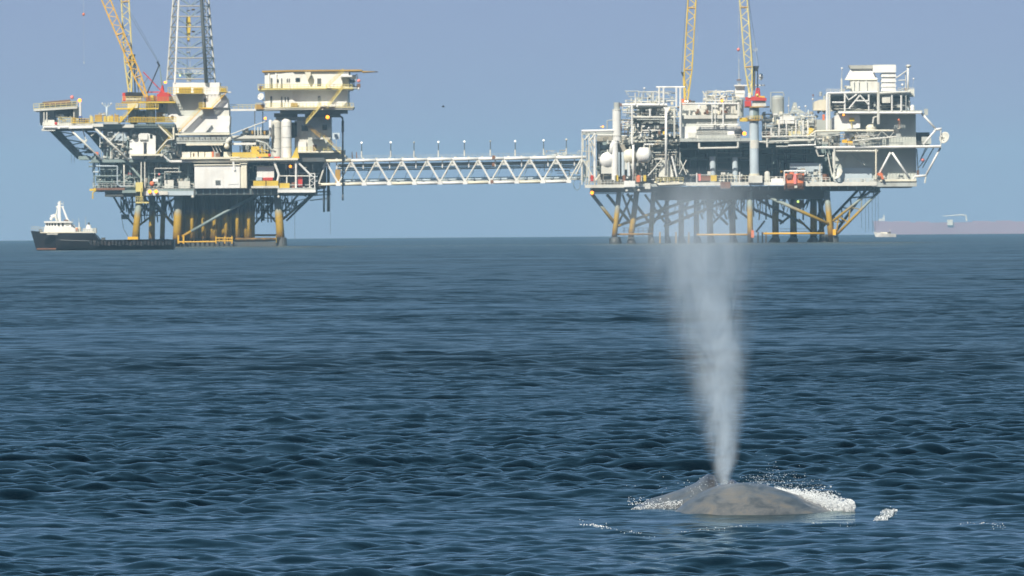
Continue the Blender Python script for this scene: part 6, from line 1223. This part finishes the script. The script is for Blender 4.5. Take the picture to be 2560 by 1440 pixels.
# ------------------------------------------------------------------ whale
def whale():
    W = WHALE_Y; k = W / FPX
    back = [(1640, 1312), (1668, 1292), (1690, 1276), (1715, 1256), (1750, 1234), (1790, 1217), (1830, 1209), (1870, 1207.5), (1910, 1212), (1950, 1222), (1990, 1237), (2030, 1255), (2070, 1272), (2110, 1289), (2150, 1312)]
    head = [(1535, 1300), (1560, 1283), (1590, 1266), (1630, 1246), (1670, 1233), (1705, 1223), (1740, 1208), (1756, 1195), (1769, 1187), (1784, 1187.5), (1790, 1197), (1794, 1212), (1802, 1219), (1816, 1211), (1824, 1201), (1832, 1197), (1842, 1204), (1862, 1216), (1900, 1240), (1940, 1290)]
    rows = [(1430, 1330)] + back + [(2260, 1350)]
    x0, x1 = P(1530, 1280, W).x, P(2165, 1280, W).x
    nx, ny = 170, 200
    xs = np.linspace(x0, x1, nx); ds = np.linspace(-1.9, 4.6, ny)
    def prof(tab, yc):
        X = [P(a, b, W + yc).x for a, b in tab]; Z = [P(a, b, W + yc).z for a, b in tab]
        z = np.interp(xs, X, Z, left=-0.9, right=-0.9)
        kk = np.ones(5) / 5
        return z, np.convolve(np.pad(z, 2, mode='edge'), kk, 'valid')
    zb0, zb = prof(back, 0.0); zh, zhs = prof(head, 2.7)
    D, _ = np.meshgrid(ds, xs); 
    def cap(zt, yc, w0, w1):
        u = (D - yc); u = np.where(u < 0, u / w0, u / w1); u = np.clip(np.abs(u), 0, 1)
        return -0.9 + (zt[:, None] + 0.9) * np.sqrt(1 - u ** 2.0)
    A = cap(zb, 0.0, 1.75, 2.2); B = cap(zh, 2.7, 2.2, 1.7)
    s_ = 0.035; Z = np.logaddexp(A / s_, B / s_) * s_ - s_ * 0.0
    Z = np.maximum(A, B) + (Z - np.maximum(A, B)) * 0.5
    r2 = np.random.default_rng(3)
    lump = wave_tile(128, 4.0, 0.25, 1.2, 0.006, 0.3, 0.2, 1.5)
    XX = xs[:, None] * np.ones((1, ny)); h, _, _ = sample(lump, XX, D, 0.2); Z = Z + h
    V = [(xs[i], W + ds[j], Z[i, j]) for i in range(nx) for j in range(ny)]
    F = [(i * ny + j, (i + 1) * ny + j, (i + 1) * ny + j + 1, i * ny + j + 1) for i in range(nx - 1) for j in range(ny - 1)]
    # keel: close the body underneath
    n0 = len(V); rim = [i * ny for i in range(nx)] + [(nx - 1) * ny + j for j in range(1, ny)] + [i * ny + ny - 1 for i in range(nx - 2, -1, -1)] + [j for j in range(ny - 2, 0, -1)]
    V.append((float((x0 + x1) / 2), W + 1.3, -2.2)); F += [(rim[(i + 1) % len(rim)], rim[i], n0) for i in range(len(rim))]
    mt, n, b = _bsdf('whale_skin')
    g = _n(n, 'ShaderNodeNewGeometry'); mp = _n(n, 'ShaderNodeMapping'); mp.inputs[3].default_value = (1.0, 0.5, 1.6); n.links.new(g.outputs['Position'], mp.inputs[0])
    n1 = _n(n, 'ShaderNodeTexNoise'); n1.inputs['Scale'].default_value = 4.0; n1.inputs['Detail'].default_value = 10; n1.inputs['Roughness'].default_value = 0.68; n1.inputs['Distortion'].default_value = 0.5; n.links.new(mp.outputs[0], n1.inputs['Vector'])
    cr = _n(n, 'ShaderNodeValToRGB'); e = cr.color_ramp.elements; e[0].position = 0.36; e[0].color = (0.062, 0.070, 0.078, 1); e[1].position = 0.66; e[1].color = (0.165, 0.147, 0.122, 1); q = e.new(0.5); q.color = (0.116, 0.120, 0.122, 1)
    n.links.new(n1.outputs[0], cr.inputs[0])
    at = _n(n, 'ShaderNodeAttribute', attribute_name='nostril'); mx = _n(n, 'ShaderNodeMix', data_type='RGBA'); mx.inputs[7].default_value = (0.030, 0.019, 0.013, 1)
    n.links.new(at.outputs['Fac'], mx.inputs[0]); n.links.new(cr.outputs[0], mx.inputs[6])
    n3 = _n(n, 'ShaderNodeTexNoise'); n3.inputs['Scale'].default_value = 26; n3.inputs['Detail'].default_value = 3; n.links.new(g.outputs['Position'], n3.inputs['Vector'])
    m3 = _n(n, 'ShaderNodeMapRange'); m3.inputs[1].default_value = 0.62; m3.inputs[2].default_value = 0.72; m3.inputs[4].default_value = 0.3; n.links.new(n3.outputs[0], m3.inputs[0])
    mx2 = _n(n, 'ShaderNodeMix', data_type='RGBA'); mx2.inputs[7].default_value = (0.26, 0.25, 0.22, 1); n.links.new(m3.outputs[0], mx2.inputs[0]); n.links.new(mx.outputs[2], mx2.inputs[6]); n.links.new(mx2.outputs[2], b.inputs['Base Color'])
    b.inputs['Roughness'].default_value = 0.42; b.inputs['Coat Weight'].default_value = 0.5; b.inputs['Coat Roughness'].default_value = 0.09
    bp = _n(n, 'ShaderNodeBump'); bp.inputs['Strength'].default_value = 0.5; bp.inputs['Distance'].default_value = 0.03; n.links.new(n1.outputs[0], bp.inputs['Height']); n.links.new(bp.outputs[0], b.inputs['Normal'])
    t = thing('blue_whale', 'grey-brown mottled back and blowhole of a whale breaking the surface under its spout', 'whale', Vector(((x0 + x1) / 2, W, 0)))
    o = mesh_obj('body', V, F, mt, t, True)
    cx = P(1775, 1200, W + 2.7).x; c2 = P(1831, 1200, W + 2.7).x
    dk = []
    for x, y, z in V:
        a = math.exp(-((x - cx - 0.03) / 0.10) ** 2 - ((y - W - 2.3) / 0.7) ** 2) + math.exp(-((x - c2) / 0.07) ** 2 - ((y - W - 2.6) / 0.6) ** 2)
        dk.append(min(1.0, 1.6 * a) if z > P(1800, 1222, W + 2.7).z else 0.0)
    o.data.attributes.new('nostril', 'FLOAT', 'POINT').data.foreach_set('value', dk)
    return o, xs, ds, Z
WH, W_XS, W_DS, W_Z = whale()
def whale_h(x, y):
    i = int(np.searchsorted(W_XS, x)); j = int(np.searchsorted(W_DS, y - WHALE_Y))
    if 0 < i < len(W_XS) and 0 < j < len(W_DS): return float(W_Z[i, j])
    return -9

# ------------------------------------------------------------------ white water
def blob_template(n=6):
    V = [(0, 0, 1)]; 
    for a in (0.6, -0.6):
        V += [(math.cos(2 * math.pi * (i + (0.5 if a < 0 else 0)) / n) * 0.85, math.sin(2 * math.pi * (i + (0.5 if a < 0 else 0)) / n) * 0.85, a * 0.75) for i in range(n)]
    V.append((0, 0, -1)); F = [(0, 1 + i, 1 + (i + 1) % n) for i in range(n)]
    F += [(1 + i, 1 + n + i, 1 + (i + 1) % n) for i in range(n)] + [(1 + n + i, 1 + n + (i + 1) % n, 1 + (i + 1) % n) for i in range(n)] + [(1 + n + (i + 1) % n, 1 + n + i, 1 + 2 * n) for i in range(n)]
    return np.array(V), np.array(F)
BV, BF = blob_template()
def blobs(name, label, items, mat, parent=None):
    """items: (x, y, z, radius); every blob a small lump of froth, joined because nobody could count them"""
    rg = np.random.default_rng(len(items)); a = np.array(items); m = len(a)
    sc = a[:, 3:4, None] * rg.uniform(0.6, 1.4, (m, 1, 3)); V = BV[None] * sc
    an = rg.uniform(0, 6.28, m); c, s = np.cos(an)[:, None], np.sin(an)[:, None]
    V = np.stack([V[..., 0] * c - V[..., 1] * s, V[..., 0] * s + V[..., 1] * c, V[..., 2]], -1) + a[:, None, :3]
    F = (BF[None] + (np.arange(m) * len(BV))[:, None, None]).reshape(-1, 3)
    me = bpy.data.meshes.new(name); V = V.reshape(-1, 3).astype(np.float32)
    me.vertices.add(len(V)); me.vertices.foreach_set('co', V.reshape(-1)); me.loops.add(F.size); me.loops.foreach_set('vertex_index', F.astype(np.int32).reshape(-1))
    me.polygons.add(len(F)); me.polygons.foreach_set('loop_start', np.arange(0, F.size, 3, dtype=np.int32)); me.polygons.foreach_set('use_smooth', np.ones(len(F), dtype=bool)); me.update(calc_edges=True)
    me.materials.append(MATS[mat]); o = bpy.data.objects.new(name, me); COL.objects.link(o); tag(o, label, None, None, 'stuff')
    return o
mt, n, b = _bsdf('froth'); b.inputs['Base Color'].default_value = (0.80, 0.83, 0.84, 1); b.inputs['Roughness'].default_value = 0.35; b.inputs['Subsurface Weight'].default_value = 0.0
mt, n, b = _bsdf('froth_sheet'); b.inputs['Base Color'].default_value = (0.80, 0.83, 0.84, 1); b.inputs['Roughness'].default_value = 0.4
g_ = _n(n, 'ShaderNodeNewGeometry'); n1 = _n(n, 'ShaderNodeTexNoise'); n1.inputs['Scale'].default_value = 17; n1.inputs['Detail'].default_value = 6; n1.inputs['Roughness'].default_value = 0.65; n1.inputs['Distortion'].default_value = 1.2
n.links.new(g_.outputs['Position'], n1.inputs['Vector']); r_ = _n(n, 'ShaderNodeMapRange'); r_.inputs[1].default_value = 0.40; r_.inputs[2].default_value = 0.68; n.links.new(n1.outputs[0], r_.inputs[0]); n.links.new(r_.outputs[0], b.inputs['Alpha'])
def foam():
    rg = random.Random(21); it = []; W = WHALE_Y
    # churned water sliding off the right flank
    for i in range(3800):
        u = rg.random() ** 0.75
        px = 1938 + u * 180; thick = 4 + 60 * u ** 1.2 * (1 - 0.55 * max(0, u - 0.75) * 4); mid = 1222 + u * 52
        py = mid + rg.gauss(0, 0.30) * thick - thick * 0.05; d = rg.uniform(0.1, 0.9) - 0.5 * u
        p = P(px, py, W + d); z = max(whale_h(p.x, p.y), sea_h(p.x, p.y)) 
        if p.z < z - 0.01: p.z = z + rg.uniform(0, 0.03)
        it.append((p.x, p.y, p.z, rg.uniform(0.003, 0.009)))
    for i in range(700):                                   # plunging curl at its end
        a = rg.uniform(0, 6.28); r = 14 * math.sqrt(rg.random()); p = P(2122 + r * 1.2 * math.cos(a), 1266 + r * 1.3 * math.sin(a), W - 0.2 + rg.uniform(-0.3, 0.3)); it.append((p.x, p.y, p.z, rg.uniform(0.003, 0.010)))
    for i in range(900):                                  # wash at the left, in front of the head
        u = rg.random(); px = 1578 + 128 * u; hgt = 6 + 22 * u ** 0.8; p = P(px, 1277 - rg.random() ** 1.6 * hgt, W + 1.1 + rg.uniform(-0.3, 0.3)); it.append((p.x, p.y, p.z, rg.uniform(0.002, 0.007)))
    for (xa, ya, xb, yb, w_, m, s_) in ((1455, 1308, 1520, 1322, 8, 150, 1.0), (1505, 1320, 1640, 1343, 5, 170, 0.7), (2186, 1294, 2238, 1276, 6, 220, 1.1), (1700, 1328, 1960, 1312, 5, 130, 0.6), (2010, 1300, 2150, 1312, 4, 60, 0.5), (2400, 1300, 2520, 1310, 5, 60, 0.6), (2290, 1160, 2420, 1150, 3, 30, 0.5), (1600, 1185, 1690, 1190, 3, 40, 0.5)):
        for i in range(m):
            u = rg.random(); p = on_sea(xa + (xb - xa) * u + rg.gauss(0, 4), ya + (yb - ya) * u + rg.gauss(0, w_ * 0.4)); it.append((p.x, p.y, sea_h(p.x, p.y) + rg.uniform(-0.005, 0.02), rg.uniform(0.003, 0.011) * s_))
    bm_n = wave_tile(128, 1.3, 0.04, 0.3, 0.012, 0.4, 0.1, 1.2)
    def sheet(fn, nu, nv, label):
        V = []
        for i in range(nu):
            for j in range(nv):
                x, y, z = fn(i / (nu - 1), j / (nv - 1)); V.append((x, y, z))
        A = np.array(V); h, dx, dy = sample(bm_n, A[:, 0], A[:, 1] * 0.5, 0.5); h2, _, _ = sample(bm_n, A[:, 0] + A[:, 2], A[:, 2] * 2, 1.1)
        A[:, 2] += np.maximum(h + h2, -0.01) + 0.004; A[:, 0] += dx * 0.6; A[:, 1] += h2
        F = [(i * nv + j, (i + 1) * nv + j, (i + 1) * nv + j + 1, i * nv + j + 1) for i in range(nu - 1) for j in range(nv - 1)]
        o = mesh_obj('foam_sheet', [tuple(q) for q in A], F, 'froth_sheet', None, True); tag(o, label, None, None, 'stuff')
    def right(u, v):
        px = 1936 + u * 190; th = (5 + 52 * min(1, u * 1.3)) * (1 if u < 0.72 else max(0.12, 1 - (u - 0.72) * 3.2)); py = 1221 + u * 50 + (v - 0.45) * th; d = 0.9 - 1.3 * v * (0.4 + u * 0.6)
        p = P(px, py, W + d); return p.x, p.y, max(p.z, max(whale_h(p.x, p.y), -0.03))
    sheet(right, 90, 40, 'torn sheet of white foam on the right flank of the whale')
    def left(u, v):
        px = 1572 + u * 130; py = 1279 - v * (3 + 15 * u); p = P(px, py, W + 1.1 - v * 0.2); return p.x, p.y, p.z
    sheet(left, 70, 24, 'low strip of white foam left of the whale')
    for q, (xa, ya, xb, yb, w_) in enumerate(((2186, 1293, 2240, 1277, 7),)):
        def flat(u, v):
            p = on_sea(xa + (xb - xa) * u, ya + (yb - ya) * u + (v - 0.5) * w_ * 2.2 * math.sin(math.pi * (0.12 + 0.83 * u))); return p.x, p.y, sea_h(p.x, p.y) + 0.012
        sheet(flat, 50, 18, 'small foam patch on the water right of the whale')
    blobs('white_water', 'white churned foam sliding off the whale and small foam flecks around it', it, 'froth')
    dr = []
    for i in range(650):                                  # flying drops
        u = rg.random(); px = 1880 + u * 220 + rg.gauss(0, 14); py = 1214 + max(0, u - 0.2) * 60 - abs(rg.gauss(0, 1)) * 20 * (0.3 + math.sin(math.pi * min(1, u + 0.1))); p = P(px, py, W + rg.uniform(-0.4, 0.9)); dr.append((p.x, p.y, p.z, rg.uniform(0.0018, 0.0045)))
    for i in range(160):
        p = P(rg.gauss(1830, 90), 1206 - abs(rg.gauss(0, 9)) + abs(rg.gauss(0, 20)), W + rg.uniform(0, 1.5)); dr.append((p.x, p.y, p.z, rg.uniform(0.003, 0.006)))
    for i in range(160):
        p = P(rg.uniform(1570, 1700), 1262 - abs(rg.gauss(0, 8)), W + 1.0); dr.append((p.x, p.y, p.z, rg.uniform(0.003, 0.007)))
    blobs('spray', 'fine flying drops of spray above the whale\'s right flank', dr, 'froth')
foam()

# ------------------------------------------------------------------ spout
def spout():
    Y = WHALE_Y + 2.7; k = Y / FPX
    tab = [(1214, 1811, 12, 16.0), (1190, 1810, 17, 11.0), (1150, 1811, 26, 6.5), (1100, 1811, 36, 3.9), (1000, 1803, 52, 2.35), (900, 1798, 66, 1.75), (800, 1790, 80, 1.45), (720, 1772, 104, 1.0), (650, 1756, 140, 0.62), (590, 1744, 172, 0.46), (530, 1744, 185, 0.36), (470, 1760, 190, 0.2), (420, 1762, 165, 0.0)]
    z0, z1 = P(1800, 1214, Y).z, P(1800, 420, Y).z
    V, F = [], []; n = 20
    for py, px, r, d in tab:
        c = P(px, py, Y); R = r * k * 2.9
        for i in range(n): a = 2 * math.pi * i / n; V.append((c.x + R * math.cos(a), c.y + R * math.sin(a), c.z))
    for i in range(len(tab) - 1):
        for j in range(n): a, b = i * n + j, i * n + (j + 1) % n; F.append((a, b, b + n, a + n))
    F.append(tuple(range(n))[::-1]); F.append(tuple(range((len(tab) - 1) * n, len(tab) * n)))
    mt = bpy.data.materials.new('mist'); mt.use_nodes = True; nt = mt.node_tree; nt.nodes.clear()
    out = _n(nt, 'ShaderNodeOutputMaterial'); pv = _n(nt, 'ShaderNodeVolumePrincipled'); nt.links.new(pv.outputs[0], out.inputs['Volume'])
    pv.inputs['Color'].default_value = (0.87, 0.94, 1.0, 1); pv.inputs['Anisotropy'].default_value = 0.05
    g = _n(nt, 'ShaderNodeNewGeometry'); sx = _n(nt, 'ShaderNodeSeparateXYZ'); nt.links.new(g.outputs['Position'], sx.inputs[0])
    t = _n(nt, 'ShaderNodeMapRange'); t.inputs[1].default_value = z0; t.inputs[2].default_value = z1; nt.links.new(sx.outputs[2], t.inputs[0])
    def curve(vals):
        c = _n(nt, 'ShaderNodeFloatCurve'); cu = c.mapping.curves[0]; lo, hi = min(vals), max(vals); pts = [((P(1800, q[0], Y).z - z0) / (z1 - z0), (v - lo) / (hi - lo)) for q, v in zip(tab, vals)]
        cu.points[0].location = pts[0]; cu.points[1].location = pts[-1]
        for p in pts[1:-1]: cu.points.new(*p)
        for p in cu.points: p.handle_type = 'VECTOR'
        c.mapping.update(); nt.links.new(t.outputs[0], c.inputs[1])
        m = _n(nt, 'ShaderNodeMath', operation='MULTIPLY_ADD'); m.inputs[1].default_value = hi - lo; m.inputs[2].default_value = lo; nt.links.new(c.outputs[0], m.inputs[0])
        return m
    def M(op, a, b=None, c=None):
        m = _n(nt, 'ShaderNodeMath', operation=op)
        for i, v in enumerate((a, b, c)):
            if v is None: continue
            if isinstance(v, (int, float)): m.inputs[i].default_value = v
            else: nt.links.new(v.outputs[0], m.inputs[i])
        return m
    class S:  # a socket wrapped to look like a node
        def __init__(s, o): s.outputs = [o]
    cx = curve([P(q[1], q[0], Y).x for q in tab]); R = curve([q[2] * 0.86 * k for q in tab]); D = curve([math.log(q[3] * 0.95 + 0.02) for q in tab]); D = M('EXPONENT', D)
    mp = _n(nt, 'ShaderNodeMapping'); mp.inputs[3].default_value = (1, 1, 0.42); nt.links.new(g.outputs['Position'], mp.inputs[0])
    nw = _n(nt, 'ShaderNodeTexNoise'); nw.inputs['Scale'].default_value = 2.2; nw.inputs['Detail'].default_value = 4; nt.links.new(mp.outputs[0], nw.inputs['Vector'])
    n1 = _n(nt, 'ShaderNodeTexNoise'); n1.inputs['Scale'].default_value = 3.4; n1.inputs['Detail'].default_value = 8; n1.inputs['Roughness'].default_value = 0.7; n1.inputs['Distortion'].default_value = 0.9; nt.links.new(mp.outputs[0], n1.inputs['Vector'])
    wx = M('MULTIPLY', M('SUBTRACT', S(nw.outputs[0]), 0.5), M('MULTIPLY', R, 2.0))
    dx = M('ADD', M('SUBTRACT', S(sx.outputs[0]), cx), wx); dy = M('SUBTRACT', S(sx.outputs[1]), Y)
    rho2 = M('DIVIDE', M('ADD', M('MULTIPLY', dx, dx), M('MULTIPLY', dy, dy)), M('MULTIPLY', R, R))
    core = M('MULTIPLY', M('EXPONENT', M('MULTIPLY', rho2, -1.9)), 1.25); dxl = M('ADD', dx, M('MULTIPLY', R, 0.4)); rho3 = M('DIVIDE', M('ADD', M('MULTIPLY', dxl, dxl), M('MULTIPLY', dy, dy)), M('MULTIPLY', R, R))
    halo = M('MULTIPLY', M('EXPONENT', M('MULTIPLY', rho3, -0.75)), 0.26)
    fall = M('MAXIMUM', M('SUBTRACT', M('ADD', core, halo), 0.018), 0.0)
    nz = _n(nt, 'ShaderNodeMapRange'); nz.inputs[1].default_value = 0.34; nz.inputs[2].default_value = 0.68; nz.inputs[3].default_value = 0.15; nz.inputs[4].default_value = 2.2; nt.links.new(n1.outputs[0], nz.inputs[0])
    den = M('MULTIPLY', M('MULTIPLY', D, fall), nz); nt.links.new(den.outputs[0], pv.inputs['Density'])
    o = mesh_obj('whale_spout', V, F, mt); tag(o, 'tall column of white breath mist rising from the whale\'s blowhole', None, None, 'stuff')
spout()
